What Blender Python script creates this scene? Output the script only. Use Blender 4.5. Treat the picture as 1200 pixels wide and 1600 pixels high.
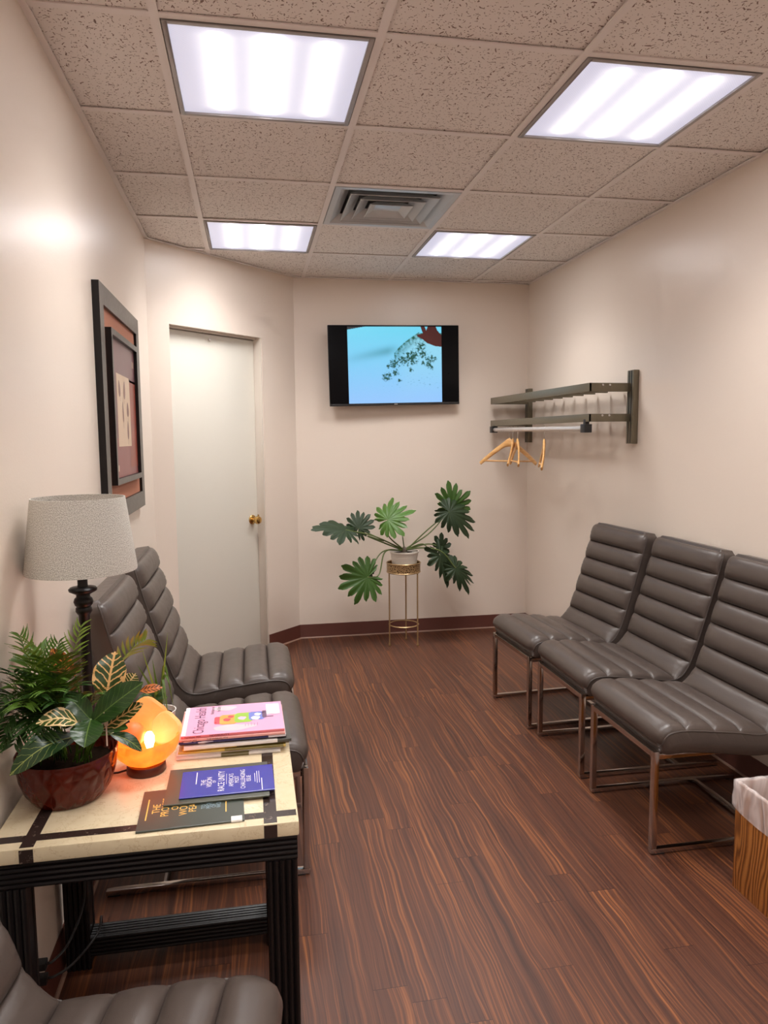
import bpy, bmesh, math, random
from mathutils import Vector, Matrix, noise as mnoise
from math import sin, cos, pi, radians, sqrt, exp, atan2

for o in list(bpy.data.objects):
    bpy.data.objects.remove(o)
SC = bpy.context.scene
COL = SC.collection
random.seed(7)

# ------------------------------------------------------------------ camera
CAM_H = 1.452
RX = Vector((0.98394, -0.17838, -0.00815)); 
_yaw, _pit, _rol = -0.1794, -0.1018, -0.0083
FW = Vector((-sin(_yaw)*cos(_pit), cos(_yaw)*cos(_pit), sin(_pit)))
_r0 = Vector((cos(_yaw), sin(_yaw), 0)); _u0 = _r0.cross(FW)
RX = cos(_rol)*_r0 + sin(_rol)*_u0
UP = -sin(_rol)*_r0 + cos(_rol)*_u0
FPX = 1137.4
cam_data = bpy.data.cameras.new('camera')
cam = bpy.data.objects.new('camera', cam_data); COL.objects.link(cam)
cam_data.sensor_fit = 'VERTICAL'; cam_data.sensor_height = 36.0
cam_data.lens = 36.0*FPX/1600.0
cam_data.clip_start = 0.02
m = Matrix((RX, UP, -FW)).transposed().to_4x4(); m.translation = (0, 0, CAM_H)
cam.matrix_world = m
SC.camera = cam

def at(u, v, y):
    """room point at depth y that the surveyed picture position (u, v) falls on"""
    d = (u-600)/FPX*RX - (v-800)/FPX*UP + FW
    return Vector((0, 0, CAM_H)) + d*(y/d.y)

# ------------------------------------------------------------------ view, world, light levels
SC.view_settings.view_transform = 'Standard'
SC.view_settings.look = 'None'
SC.view_settings.gamma = 1.0
SC.view_settings.use_curve_mapping = False
SC.view_settings.exposure = 1.05
W = bpy.data.worlds.new('world'); SC.world = W; W.use_nodes = True
W.node_tree.nodes['Background'].inputs[0].default_value = (0.9, 0.93, 1, 1)
W.node_tree.nodes['Background'].inputs[1].default_value = 0.0
TUBE = 23.0        # fluorescent tubes seen through the diffuser
GAP = 0.31         # diffuser between the tubes
SALT = 0.86
DOWN = 4.6          # downward light of each fixture, cut off at a prismatic lens's shielding angle (watts)
DOWN_SPREAD = 118.0 # degrees

# ------------------------------------------------------------------ helpers: nodes
class NT:
    def __init__(s, name):
        s.m = bpy.data.materials.new(name); s.m.use_nodes = True
        s.t = s.m.node_tree; s.N = s.t.nodes; s.L = s.t.links
        s.b = s.N['Principled BSDF']; s.out = s.N['Material Output']
    def new(s, typ, **kw):
        n = s.N.new(typ)
        for k, v in kw.items(): setattr(n, k, v)
        return n
    def put(s, sock, v):
        if v is None: return
        if isinstance(v, bpy.types.NodeSocket): s.L.new(v, sock)
        else:
            if sock.type == 'RGBA' and len(v) == 3: v = (*v, 1)
            sock.default_value = v
    def math(s, op, a, b=None, c=None):
        n = s.new('ShaderNodeMath', operation=op)
        s.put(n.inputs[0], a); s.put(n.inputs[1], b)
        if c is not None: s.put(n.inputs[2], c)
        return n.outputs[0]
    def vec(s, x=0., y=0., z=0.):
        n = s.new('ShaderNodeCombineXYZ')
        s.put(n.inputs[0], x); s.put(n.inputs[1], y); s.put(n.inputs[2], z)
        return n.outputs[0]
    def sep(s, v):
        n = s.new('ShaderNodeSeparateXYZ'); s.put(n.inputs[0], v); return n.outputs
    def coord(s, which='Object'):
        return s.new('ShaderNodeTexCoord').outputs[which]
    def vscale(s, v, sc):
        n = s.new('ShaderNodeVectorMath', operation='MULTIPLY'); s.put(n.inputs[0], v); s.put(n.inputs[1], sc); return n.outputs[0]
    def noise(s, v, scale, detail=3., rough=.5, dist=0., out='Fac'):
        n = s.new('ShaderNodeTexNoise'); s.put(n.inputs['Vector'], v); s.put(n.inputs['Scale'], scale)
        n.inputs['Detail'].default_value = detail; n.inputs['Roughness'].default_value = rough
        n.inputs['Distortion'].default_value = dist
        return n.outputs[out]
    def white(s, v):
        n = s.new('ShaderNodeTexWhiteNoise', noise_dimensions='3D'); s.put(n.inputs['Vector'], v); return n.outputs
    def ramp(s, f, stops, interp='LINEAR'):
        n = s.new('ShaderNodeValToRGB'); n.color_ramp.interpolation = interp
        e = n.color_ramp.elements
        while len(e) < len(stops): e.new(0.5)
        for k, (p, c) in enumerate(stops):
            e[k].position = p; e[k].color = (*c, 1) if len(c) == 3 else c
        s.put(n.inputs[0], f); return n.outputs[0]
    def mix(s, f, a, b, mode='MIX'):
        n = s.new('ShaderNodeMix', data_type='RGBA', blend_type=mode)
        s.put(n.inputs[0], f); s.put(n.inputs[6], a); s.put(n.inputs[7], b); return n.outputs[2]
    def bump(s, h, strength=.3, dist=.001):
        n = s.new('ShaderNodeBump'); s.put(n.inputs['Height'], h)
        n.inputs['Strength'].default_value = strength; n.inputs['Distance'].default_value = dist
        s.L.new(n.outputs[0], s.b.inputs['Normal'])
    def set(s, **kw):
        names = dict(color='Base Color', rough='Roughness', metal='Metallic', spec='Specular IOR Level', coat='Coat Weight',
                     coat_rough='Coat Roughness', emit='Emission Color', emit_s='Emission Strength', trans='Transmission Weight',
                     alpha='Alpha', sub='Subsurface Weight', sheen='Sheen Weight')
        for k, v in kw.items(): s.put(s.b.inputs[names[k]], v)
        return s

def srgb(r, g, b):
    f = lambda c: (c/255/12.92) if c/255 <= .04045 else ((c/255+.055)/1.055)**2.4
    return (f(r), f(g), f(b))

def plain(name, color, rough=.5, metal=0., **kw):
    n = NT(name); n.set(color=color, rough=rough, metal=metal, **kw)
    nz = n.noise(n.coord(), 60., 2.)
    n.put(n.b.inputs['Roughness'], n.math('MULTIPLY_ADD', nz, .12, max(0., rough-.06)))
    return n.m

# ------------------------------------------------------------------ helpers: meshes
class MB:
    def __init__(s): s.v = []; s.f = []; s.mi = []; s.uv = {}
    def add(s, vs, fs, mi=0):
        o = len(s.v); s.v += [Vector(p) for p in vs]
        for f in fs: s.f.append([o+i for i in f]); s.mi.append(mi)
        return o
    def box(s, a, b, mi=0, M=None):
        (x0, y0, z0), (x1, y1, z1) = a, b
        vs = [Vector(p) for p in ((x0,y0,z0),(x1,y0,z0),(x1,y1,z0),(x0,y1,z0),(x0,y0,z1),(x1,y0,z1),(x1,y1,z1),(x0,y1,z1))]
        if M is not None: vs = [M @ p for p in vs]
        s.add(vs, [(0,3,2,1),(4,5,6,7),(0,1,5,4),(1,2,6,5),(2,3,7,6),(3,0,4,7)], mi); return s
    def quad(s, pts, mi=0): s.add(pts, [tuple(range(len(pts)))], mi); return s
    def tube(s, pts, r, n=8, cap=True, mi=0, flat=None):
        pts = [Vector(p) for p in pts]
        rs = r if isinstance(r, (list, tuple)) else [r]*len(pts)
        t0 = (pts[1]-pts[0]).normalized()
        ref = Vector((0,0,1)) if abs(t0.z) < .9 else Vector((1,0,0))
        a = t0.cross(ref).normalized()
        rings = []
        for i, p in enumerate(pts):
            t = (pts[min(i+1, len(pts)-1)]-pts[max(i-1, 0)]).normalized()
            a = (a - t*a.dot(t)).normalized(); b = t.cross(a)
            rings.append([p+(a*cos(2*pi*k/n)+b*sin(2*pi*k/n)*(flat or 1))*rs[i] for k in range(n)])
        vs = [q for rg in rings for q in rg]; fs = []
        for i in range(len(pts)-1):
            for k in range(n):
                fs.append((i*n+k, i*n+(k+1)%n, (i+1)*n+(k+1)%n, (i+1)*n+k))
        if cap:
            fs.append(tuple(range(n-1, -1, -1))); fs.append(tuple((len(pts)-1)*n+k for k in range(n)))
        s.add(vs, fs, mi); return s
    def lathe(s, prof, n=32, c=(0,0,0), mi=0, sx=1., sy=1., fn=None):
        c = Vector(c); vs = []; fs = []
        for i, (r, z) in enumerate(prof):
            for k in range(n):
                a = 2*pi*k/n; rr = r*(fn(a, i) if fn else 1)
                vs.append(c+Vector((rr*cos(a)*sx, rr*sin(a)*sy, z)))
        for i in range(len(prof)-1):
            for k in range(n):
                fs.append((i*n+k, i*n+(k+1)%n, (i+1)*n+(k+1)%n, (i+1)*n+k))
        loop = prof[0] == prof[-1]
        if prof[0][0] > 1e-6 and not loop: fs.append(tuple(range(n-1, -1, -1)))
        if prof[-1][0] > 1e-6 and not loop: fs.append(tuple((len(prof)-1)*n+k for k in range(n)))
        s.add(vs, fs, mi); return s
    def grid(s, rows, close=False, mi=0):
        n = len(rows[0]); vs = [p for r in rows for p in r]; fs = []
        for i in range(len(rows)-1):
            for k in range(n if close else n-1):
                fs.append((i*n+k, i*n+(k+1)%n, (i+1)*n+(k+1)%n, (i+1)*n+k))
        s.add(vs, fs, mi); return s
    def build(s, name, mat, parent=None, angle=40, bevel=0., seg=2, weld=False):
        me = bpy.data.meshes.new(name)
        me.from_pydata([tuple(p) for p in s.v], [], s.f)
        for mm in (mat if isinstance(mat, (list, tuple)) else [mat]): me.materials.append(mm)
        me.polygons.foreach_set('material_index', s.mi)
        if weld or bevel:
            bm = bmesh.new(); bm.from_mesh(me)
            bmesh.ops.remove_doubles(bm, verts=bm.verts, dist=1e-5)
            if bevel:
                es = [e for e in bm.edges if len(e.link_faces) == 2 and e.calc_face_angle(0) > .6]
                bmesh.ops.bevel(bm, geom=es, offset=bevel, segments=seg, profile=.6, affect='EDGES', clamp_overlap=True)
            bm.to_mesh(me); bm.free()
        me.polygons.foreach_set('use_smooth', [True]*len(me.polygons))
        me.set_sharp_from_angle(angle=radians(angle))
        o = bpy.data.objects.new(name, me); COL.objects.link(o)
        if parent is not None: o.parent = parent
        return o

def tag(o, label, cat, group=None, kind=None):
    o['label'] = label; o['category'] = cat
    if group: o['group'] = group
    if kind: o['kind'] = kind
    return o
def thing(name, label, cat, loc=(0,0,0), rot=(0,0,0), group=None):
    o = bpy.data.objects.new(name, None); o.empty_display_size = .05
    COL.objects.link(o); o.location = loc; o.rotation_euler = rot
    return tag(o, label, cat, group)
def struct(name, mb, mat, parent=None, label=None, cat=None, **kw):
    o = mb.build(name, mat, parent, **kw)
    if parent is None:
        o['kind'] = 'structure'
        if label: o['label'] = label; o['category'] = cat
    return o
def dup(root, loc, rotz, label):
    r = root.copy(); COL.objects.link(r); r.location = loc; r.rotation_euler = (0, 0, rotz); r['label'] = label
    for ch in list(root.children):
        c = ch.copy(); COL.objects.link(c); c.parent = r
        for g in list(ch.children):
            d = g.copy(); COL.objects.link(d); d.parent = c
    return r
def text(name, lines, mat, parent, origin, right, up, lift=0.0):
    """lines: (string, x, y, size, xscale, align) in the plane origin/right/up; one mesh"""
    right = Vector(right); up = Vector(up); org = Vector(origin)
    nrm = right.cross(up); mb = MB()
    for (st, x, y, size, xs, al) in lines:
        cu = bpy.data.curves.new('t', 'FONT'); cu.body = st; cu.size = size; cu.align_x = al; cu.resolution_u = 3
        ob = bpy.data.objects.new('t', cu); COL.objects.link(ob)
        dg = bpy.context.evaluated_depsgraph_get()
        me = bpy.data.meshes.new_from_object(ob.evaluated_get(dg))
        vs = [org + right*(x+v.co.x*xs) + up*(y+v.co.y) + nrm*lift for v in me.vertices]
        mb.add(vs, [tuple(p.vertices) for p in me.polygons])
        bpy.data.objects.remove(ob); bpy.data.curves.remove(cu); bpy.data.meshes.remove(me)
    return mb.build(name, mat, parent)
def catmull(pts, per=8):
    pts = [Vector(p) for p in pts]; out = []
    P = [2*pts[0]-pts[1]] + pts + [2*pts[-1]-pts[-2]]
    for i in range(1, len(P)-2):
        a, b, c, d = P[i-1:i+3]
        for k in range(per):
            t = k/per
            out.append(.5*((2*b)+(c-a)*t+(2*a-5*b+4*c-d)*t*t+(3*b-a-3*c+d)*t**3))
    out.append(pts[-1]); return out

# ------------------------------------------------------------------ materials
def m_wall(name, col, rough):
    n = NT(name); c = n.coord()
    big = n.noise(c, 1.7, 2.)
    n.set(color=n.mix(n.math('MULTIPLY', big, .35), col, tuple(x*.93 for x in col)), rough=rough, spec=.5)
    h = n.math('ADD', n.noise(c, 160., 3.), n.math('MULTIPLY', n.noise(n.vscale(c, (1, 1, .25)), 14., 2.), .9))
    n.bump(h, .22, .0016)
    return n.m
WALL = m_wall('wall_paint', srgb(235, 221, 207), .32)

def m_floor():
    n = NT('plank_floor'); c = n.coord(); x, y, z = n.sep(c)
    pw, pl = .093, .92
    row = n.math('FLOOR', n.math('DIVIDE', x, pw))
    rr = n.white(n.vec(row, 3.7, 0))[0]
    yy = n.math('ADD', n.math('DIVIDE', y, pl), n.math('MULTIPLY', rr, 1.0))
    pk = n.white(n.vec(row, n.math('FLOOR', yy), 1.3))[0]
    # wavy grain running along the boards
    wob = n.noise(n.vec(n.math('MULTIPLY', x, 5.), n.math('MULTIPLY', y, 2.6), n.math('MULTIPLY', pk, 17.)), 1., 2., .5)
    gx = n.math('ADD', x, n.math('MULTIPLY', n.math('SUBTRACT', wob, .5), .042))
    g1 = n.noise(n.vec(n.math('MULTIPLY', gx, 125.), n.math('MULTIPLY', y, 1.1), n.math('MULTIPLY', pk, 31.)), 1., 3., .55)
    g2 = n.noise(n.vec(n.math('MULTIPLY', gx, 240.), n.math('MULTIPLY', y, 5.), n.math('MULTIPLY', pk, 11.)), 1., 2., .5)
    f = n.math('ADD', n.math('MULTIPLY', g1, .84), n.math('MULTIPLY', g2, .16))
    f = n.math('ADD', f, n.math('MULTIPLY', n.math('SUBTRACT', pk, .5), .09))
    col = n.ramp(f, [(.28, srgb(54, 31, 24)), (.44, srgb(80, 47, 34)), (.54, srgb(93, 55, 38)), (.62, srgb(120, 72, 43)), (.72, srgb(146, 90, 51))])
    fx = n.math('FRACT', n.math('DIVIDE', x, pw)); fy = n.math('FRACT', yy)
    sx = n.math('LESS_THAN', n.math('MINIMUM', fx, n.math('SUBTRACT', 1., fx)), .012)
    sy = n.math('LESS_THAN', n.math('MINIMUM', fy, n.math('SUBTRACT', 1., fy)), .0012)
    seam = n.math('MAXIMUM', n.math('MULTIPLY', sx, .45), n.math('MULTIPLY', sy, .7))
    col = n.mix(seam, col, srgb(40, 18, 14))
    n.set(color=col, rough=n.math('MULTIPLY_ADD', g2, .15, .33), spec=.42)
    n.bump(n.math('SUBTRACT', n.math('MULTIPLY', g2, .3), seam), .12, .001)
    return n.m
FLOOR = m_floor()

def m_tile():
    n = NT('ceiling_tile'); c = n.coord()
    wv = n.noise(c, 55., 2., .5, 0., 'Color')
    vm = n.new('ShaderNodeVectorMath', operation='MULTIPLY_ADD'); n.put(vm.inputs[0], wv); vm.inputs[1].default_value = (.014, .014, 0); n.put(vm.inputs[2], c)
    masks = []
    for sc, hl, hw, off in ((30., .0105, .0020, 0.), (46., .0065, .0016, 3.3), (80., .0022, .0018, 7.1)):
        p = n.new('ShaderNodeVectorMath', operation='ADD'); n.put(p.inputs[0], vm.outputs[0]); p.inputs[1].default_value = (off, off*.7, 0)
        v = n.new('ShaderNodeTexVoronoi', voronoi_dimensions='2D', feature='F1'); n.put(v.inputs['Vector'], p.outputs[0]); v.inputs['Scale'].default_value = sc
        d = n.new('ShaderNodeVectorMath', operation='SUBTRACT'); n.put(d.inputs[0], p.outputs[0]); n.put(d.inputs[1], v.outputs['Position'])
        rc = n.sep(v.outputs['Color'])
        dx, dy, _ = n.sep(d.outputs[0])
        a = n.math('MULTIPLY', rc[0], 6.283)
        ca, sa = n.math('COSINE', a), n.math('SINE', a)
        lx = n.math('ADD', n.math('MULTIPLY', dx, ca), n.math('MULTIPLY', dy, sa))
        ly = n.math('SUBTRACT', n.math('MULTIPLY', dy, ca), n.math('MULTIPLY', dx, sa))
        L = n.math('MULTIPLY', n.math('MULTIPLY_ADD', rc[1], .8, .2), hl)
        mk = n.math('MULTIPLY', n.math('LESS_THAN', n.math('ABSOLUTE', lx), L), n.math('LESS_THAN', n.math('ABSOLUTE', ly), n.math('MULTIPLY_ADD', rc[2], hw*.8, hw*.35)))
        mk = n.math('MULTIPLY', mk, n.math('GREATER_THAN', n.math('FRACT', n.math('MULTIPLY', rc[1], 7.31)), .30))
        masks.append(mk)
    mk = n.math('MAXIMUM', n.math('MAXIMUM', masks[0], masks[1]), masks[2])
    base = n.mix(n.noise(c, 3., 2.), srgb(240, 233, 227), srgb(234, 226, 219))
    n.set(color=n.mix(mk, base, srgb(140, 120, 110)), rough=.9, spec=.1)
    n.bump(n.math('SUBTRACT', n.math('MULTIPLY', n.noise(c, 220., 2.), .25), mk), .6, .002)
    return n.m
TILE = m_tile()
GRIDM = plain('ceiling_grid_paint', srgb(238, 230, 225), .55)
BASEB = plain('baseboard_vinyl', srgb(88, 46, 36), .5, spec=.3)
CAULK = plain('floor_edge_strip', srgb(150, 118, 102), .5)
DOORM = plain('door_paint', srgb(228, 224, 212), .4)
JAMB = plain('door_jamb_paint', srgb(222, 212, 200), .45)
BRASS = plain('brass', (.62, .40, .14), .18, 1.)
DARKMETAL = plain('rack_bronze', srgb(118, 110, 92), .36, .45)
SILVER = plain('brushed_silver', srgb(214, 208, 204), .3, .5)
BLACKP = plain('black_plastic', (.012, .012, .013), .4)
CHROME = plain('bronzed_chrome', (.55, .50, .47), .13, 1.)
FRAME_GLARE = plain('frame_front_glare', srgb(98, 92, 86), .38)  # black picture frame's front faces: glare painted in as grey
BLACKW = plain('black_wood', (.008, .006, .006), .34, spec=.3)

def m_leather():
    n = NT('grey_brown_leather'); c = n.coord()
    n.set(color=n.mix(n.noise(c, 9., 3.), srgb(70, 60, 55), srgb(84, 73, 67)), rough=n.math('MULTIPLY_ADD', n.noise(c, 30., 3.), .16, .25), spec=.5)
    v = n.new('ShaderNodeTexVoronoi', feature='DISTANCE_TO_EDGE'); n.put(v.inputs['Vector'], c); v.inputs['Scale'].default_value = 420.
    wr = n.noise(n.vscale(c, (26., 5., 26.)), 1., 4., .6)
    n.bump(n.math('ADD', n.math('MULTIPLY', n.math('MINIMUM', v.outputs['Distance'], .25), .5), n.math('MULTIPLY', wr, 1.6)), .35, .0014)
    return n.m
LEATHER = m_leather()
PIPING = plain('leather_piping', srgb(74, 65, 60), .45)

# ------------------------------------------------------------------ room shell
XL, XR, YB, ZC = -.555, 2.05, 5.23, 2.566
YN = -2.6
XN0 = -.80        # the left wall steps back just short of the table
CA = Vector((XL, 4.35, 0)); CB = Vector((.318, YB, 0))
TD = (CB-CA).normalized(); ND = Vector((TD.y, -TD.x, 0))     # along / into room
LEN = (CB-CA).length
HT = 2.80
struct('floor', MB().quad([(XL-.36, YN-.1, 0), (XR+.1, YN-.1, 0), (XR+.1, YB+.2, 0), (XL-.36, YB+.2, 0)]), FLOOR)
struct('wall_left', MB().box((XL-.36, 1.42, -.02), (XL, 4.35, HT)).box((XL-.36, YN, -.02), (XN0, 1.42, HT)), WALL)
struct('wall_back', MB().box((.318, YB, -.02), (XR, YB+.12, HT)), WALL)
struct('wall_right', MB().box((XR, YN, -.02), (XR+.12, YB+.12, HT)), WALL)
struct('wall_rear', MB().box((XL-.36, YN-.12, -.02), (XR+.12, YN, HT)), WALL)
def Mw(base=CA):
    M = Matrix((TD, -ND, Vector((0,0,1)))).transposed().to_4x4(); M.translation = base; return M   # x along, y out of room, z up
MA = Mw()
D0, D1, DH = .152, .914, 2.118
mb = MB(); mb.box((-.05, 0, -.02), (D0, .12, HT), M=MA); mb.box((D1, 0, -.02), (LEN+.05, .12, HT), M=MA); mb.box((D0, 0, DH), (D1, .12, HT), M=MA)
struct('wall_corner', mb, WALL)

# door in the angled wall
door = thing('door_1', 'plain white flush door with brass knob in the angled corner wall', 'door', CA)
door.rotation_euler = (0, 0, atan2(TD.y, TD.x)); door['kind'] = 'structure'
mb = MB(); w = .010
mb.box((D0, .012, 0), (D0+w, .118, DH)); mb.box((D1-w, .003, 0), (D1, .118, DH)); mb.box((D0+w, .040, DH-w), (D1-w, .118, DH))
mb.box((D1-w-.010, .106, 0), (D1-w, .118, DH-w)); mb.box((D0+w, .106, 0), (D0+w+.010, .118, DH-w)); mb.box((D0+w, .106, DH-w-.010), (D1-w, .118, DH-w))
mb.build('door_frame', JAMB, door, bevel=.0015)
YD = .066
MB().box((D0+w+.002, YD, .012), (D1-w-.002, YD+.038, DH-w-.005)).build('door_leaf', DOORM, door, bevel=.002)
kx, kz = D1-w-.055, .905
kb = MB(); R90 = Matrix.Rotation(radians(90), 4, 'X')
def lathe_y(mb, prof, c, n=24, mi=0):        # lathe around -y (towards the room in door space)
    vs = []; t = MB().lathe(prof, n)
    mb.add([Vector((v.x, -v.z, v.y))+Vector(c) for v in t.v], t.f, mi)
lathe_y(kb, [(0, 0), (.032, 0), (.032, .004), (.026, .009), (.012, .012), (.011, .030), (.018, .034), (.0265, .045), (.028, .055), (.023, .066), (.010, .071), (0, .0715)], (kx, YD, kz))
kb.build('door_knob', BRASS, door)
sb = MB(); lathe_y(sb, [(0, 0), (.009, 0), (.009, .006), (.006, .012), (0, .013)], ((D0+D1)/2-.02, YD, DH-.048), 14)
sb.build('door_bumper', SILVER, door)
pb = MB().box((D1-w-.0012, YD-.012, kz-.03), (D1-w+.0005, YD+.03, kz+.03)); pb.build('strike_plate', BRASS, door)

# baseboards: dark vinyl cove with a pale floor strip
def baseboard(name, a, b, nrm):
    a, b, nrm = Vector(a), Vector(b), Vector(nrm)
    prof = [(0, 0), (.014, 0), (.013, .006), (.006, .018), (.005, .094), (.003, .098), (0, .098)]
    rows = [[p+nrm*d+Vector((0,0,z)) for d, z in prof] for p in (a, b)]
    o = struct(name, MB().grid(rows), BASEB)
    r2 = [[p+nrm*d+Vector((0,0,z)) for d, z in ((.0125, 0), (.0125, .007), (.017, .007), (.022, .0012), (.022, 0))] for p in (a, b)]
    MB().grid(r2).build('floor_strip', CAULK, o)
    return o
baseboard('baseboard_back', (.31, YB, 0), (XR, YB, 0), (0, -1, 0))
baseboard('baseboard_corner', CA+TD*D1, CB, ND)
baseboard('baseboard_right', (XR, YB, 0), (XR, YN, 0), (-1, 0, 0))
baseboard('baseboard_left', (XL, 1.42, 0), (XL, 4.35, 0), (1, 0, 0))

# ceiling: lay-in tiles on a T-bar grid
G, GX, GY = .6096, -.2222, 2.1168
xs = [XL-.27] + [GX+i*G for i in range(0, 4)] + [XR+.02]
ys = [YN-.02] + [GY+j*G for j in range(-7, 6)] + [YB+.02]
lights = [(1, 8), (3, 8), (1, 11), (3, 11), (1, 5), (3, 5), (1, 2), (3, 2)]      # cell (column, row)
vent_cell = (2, 10)
ZT = ZC+.007
mb = MB()
for i in range(len(xs)-1):
    for j in range(len(ys)-1):
        if (i, j) in lights or (i, j) == vent_cell: continue
        dz = random.uniform(-.002, .0015)
        mb.quad([(xs[i], ys[j], ZT+dz), (xs[i], ys[j+1], ZT+dz+random.uniform(-.001, .001)), (xs[i+1], ys[j+1], ZT+dz), (xs[i+1], ys[j], ZT+dz)])
mb.quad([(XL-.36, YN-.1, HT), (XL-.36, YB+.2, HT), (XR+.1, YB+.2, HT), (XR+.1, YN-.1, HT)])
ceil = struct('ceiling', mb, TILE)
mb = MB(); hb = .0125
for x in xs[1:-1]: mb.box((x-hb, YN, ZC), (x+hb, YB, ZC+.004)); mb.box((x-.004, YN, ZC+.003), (x+.004, YB, ZC+.03))
for y in ys[1:-1]: mb.box((XL if y > 1.42 else XN0, y-hb, ZC+.0003), (XR, y+hb, ZC+.0043)); mb.box((XL if y > 1.42 else XN0, y-.004, ZC+.003), (XR, y+.004, ZC+.03))
mb.build('ceiling_grid', GRIDM, ceil)
mb = MB()
mb.box((XL, 1.42, ZC-.001), (XL+.021, 4.35, ZC+.003)); mb.box((XN0, YN, ZC-.001), (XN0+.021, 1.42, ZC+.003)); mb.box((XR-.021, YN, ZC-.001), (XR, YB, ZC+.003)); mb.box((.318, YB-.021, ZC-.001), (XR, YB, ZC+.003))
mb.box((0, -.021, ZC-.001), (LEN, 0, ZC+.003), M=MA)
mb.build('wall_angle', GRIDM, ceil)

# recessed fluorescent lights
def m_diffuser():
    n = NT('prismatic_diffuser'); c = n.coord(); x, y, z = n.sep(c)
    def blob(cx, sg, hl):
        a = n.math('DIVIDE', n.math('SUBTRACT', x, cx), sg); a = n.math('POWER', 2.718, n.math('MULTIPLY', n.math('MULTIPLY', a, a), -1.))
        b = n.math('SUBTRACT', hl, n.math('ABSOLUTE', y)); b = n.math('MULTIPLY', b, 22.)
        nn = n.new('ShaderNodeClamp'); n.put(nn.inputs[0], n.math('ADD', b, .5)); return n.math('MULTIPLY', a, nn.outputs[0])
    t = n.math('ADD', n.math('ADD', blob(-.150, .0105, .225), blob(.005, .019, .235)), blob(.165, .0105, .225))
    g = n.math('ADD', n.math('ADD', blob(-.150, .045, .24), blob(.005, .065, .245)), blob(.165, .045, .24))
    pr = n.math('MULTIPLY', n.math('SINE', n.math('MULTIPLY', x, 700.)), n.math('SINE', n.math('MULTIPLY', y, 700.)))
    pr = n.math('MULTIPLY_ADD', pr, .10, 1.)
    st = n.math('MULTIPLY', n.math('MULTIPLY_ADD', t, TUBE, n.math('MULTIPLY_ADD', g, .36, GAP)), pr)
    col = n.mix(n.math('MINIMUM', g, 1.), srgb(218, 220, 246), srgb(255, 252, 252))
    n.set(color=(.6, .6, .62), rough=.4, emit=col, emit_s=st)
    return n.m
DIFF = m_diffuser()
LFRAME = plain('light_frame', srgb(168, 162, 158), .4)
def light_fixture(cx, cy, label, first=None):
    t = thing('ceiling_light', label, 'ceiling light', (cx, cy, ZC), group='square fluorescent ceiling lights')
    a, b = .2895, .2745
    f = MB()
    for s in (-1, 1):
        f.box((min(s*a, s*b), -a, -.004), (max(s*a, s*b), a, .012)); f.box((-b, min(s*a, s*b), -.004), (b, max(s*a, s*b), .012))
    f.build('frame', LFRAME, t, bevel=.0015)
    h = MB(); h.box((-a, -a, .013), (a, a, .11)); h.build('housing', LFRAME, t)
    MB().quad([(-b, -b, .003), (-b, b, .003), (b, b, .003), (b, -b, .003)]).build('diffuser', DIFF, t)
    ld = bpy.data.lights.new('fluorescent_light', 'AREA'); ld.shape = 'SQUARE'; ld.size = .54; ld.energy = DOWN; ld.spread = radians(DOWN_SPREAD); ld.color = (1, .985, .96)
    lo = bpy.data.objects.new('fluorescent_light', ld); COL.objects.link(lo); lo.parent = t; lo.location = (0, 0, .001)
    return t
cellc = lambda i, j: ((xs[i]+xs[i+1])/2, (ys[j]+ys[j+1])/2)
L0 = light_fixture(*cellc(1, 8), 'nearer left ceiling light, the largest bright square panel')
for (c, lab) in (((3, 8), 'nearer right ceiling light, bright panel slanting above the coat rack side'),
                 ((1, 11), 'far left ceiling light, bright panel left of the air vent above the door'),
                 ((3, 11), 'far right ceiling light, bright panel beyond the air vent to its right'),
                 ((1, 5), 'left ceiling light overhead, outside the top of the picture'),
                 ((3, 5), 'right ceiling light overhead, outside the top of the picture'),
                 ((1, 2), 'left ceiling light at the near end of the room, outside the picture'),
                 ((3, 2), 'right ceiling light at the near end of the room, outside the picture')):
    x, y = cellc(*c); dup(L0, (x, y, ZC), 0, lab)

# air vent
VENTM = NT('vent_metal'); VENTM.set(color=srgb(206, 210, 212), metal=.15, rough=VENTM.math('MULTIPLY_ADD', VENTM.noise(VENTM.coord(), 12., 3.), .3, .2)); VENTM = VENTM.m
DARKV = plain('vent_duct_grey', (.3, .3, .3), .8)
x, y = cellc(*vent_cell)
vt = thing('air_vent', 'square stepped metal air vent set in the ceiling between the lights', 'air vent', (x, y, ZC))
def ring4(mb, a, za, b, zb):
    o = [(-a,-a,za),(a,-a,za),(a,a,za),(-a,a,za)]; i = [(-b,-b,zb),(b,-b,zb),(b,b,zb),(-b,b,zb)]
    for k in range(4): mb.quad([o[k], i[k], i[(k+1)%4], o[(k+1)%4]])
f = MB(); ring4(f, .2895, -.002, .262, -.002); ring4(f, .2895, .004, .2895, -.002); ring4(f, .262, -.002, .212, .034); f.build('flange', VENTM, vt, angle=15)
for k, (a, za, b, zb) in enumerate(((.212, -.004, .152, .034), (.158, -.008, .100, .030), (.104, -.012, .064, .012))):
    f = MB(); ring4(f, a, za, b, zb); ring4(f, a, za, a-.003, za-.002); ring4(f, b+.003, zb+.002, a+.002, za+.002)
    if k == 2: f.quad([(-b,-b,zb),(-b,b,zb),(b,b,zb),(b,-b,zb)])
    f.build('louver_ring', VENTM, vt, angle=15)
f = MB(); a = .2895
f.quad([(-a,-a,.12),(-a,a,.12),(a,a,.12),(a,-a,.12)]); ring4(f, a, .12, a, .004); f.build('duct_box', DARKV, vt)

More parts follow.
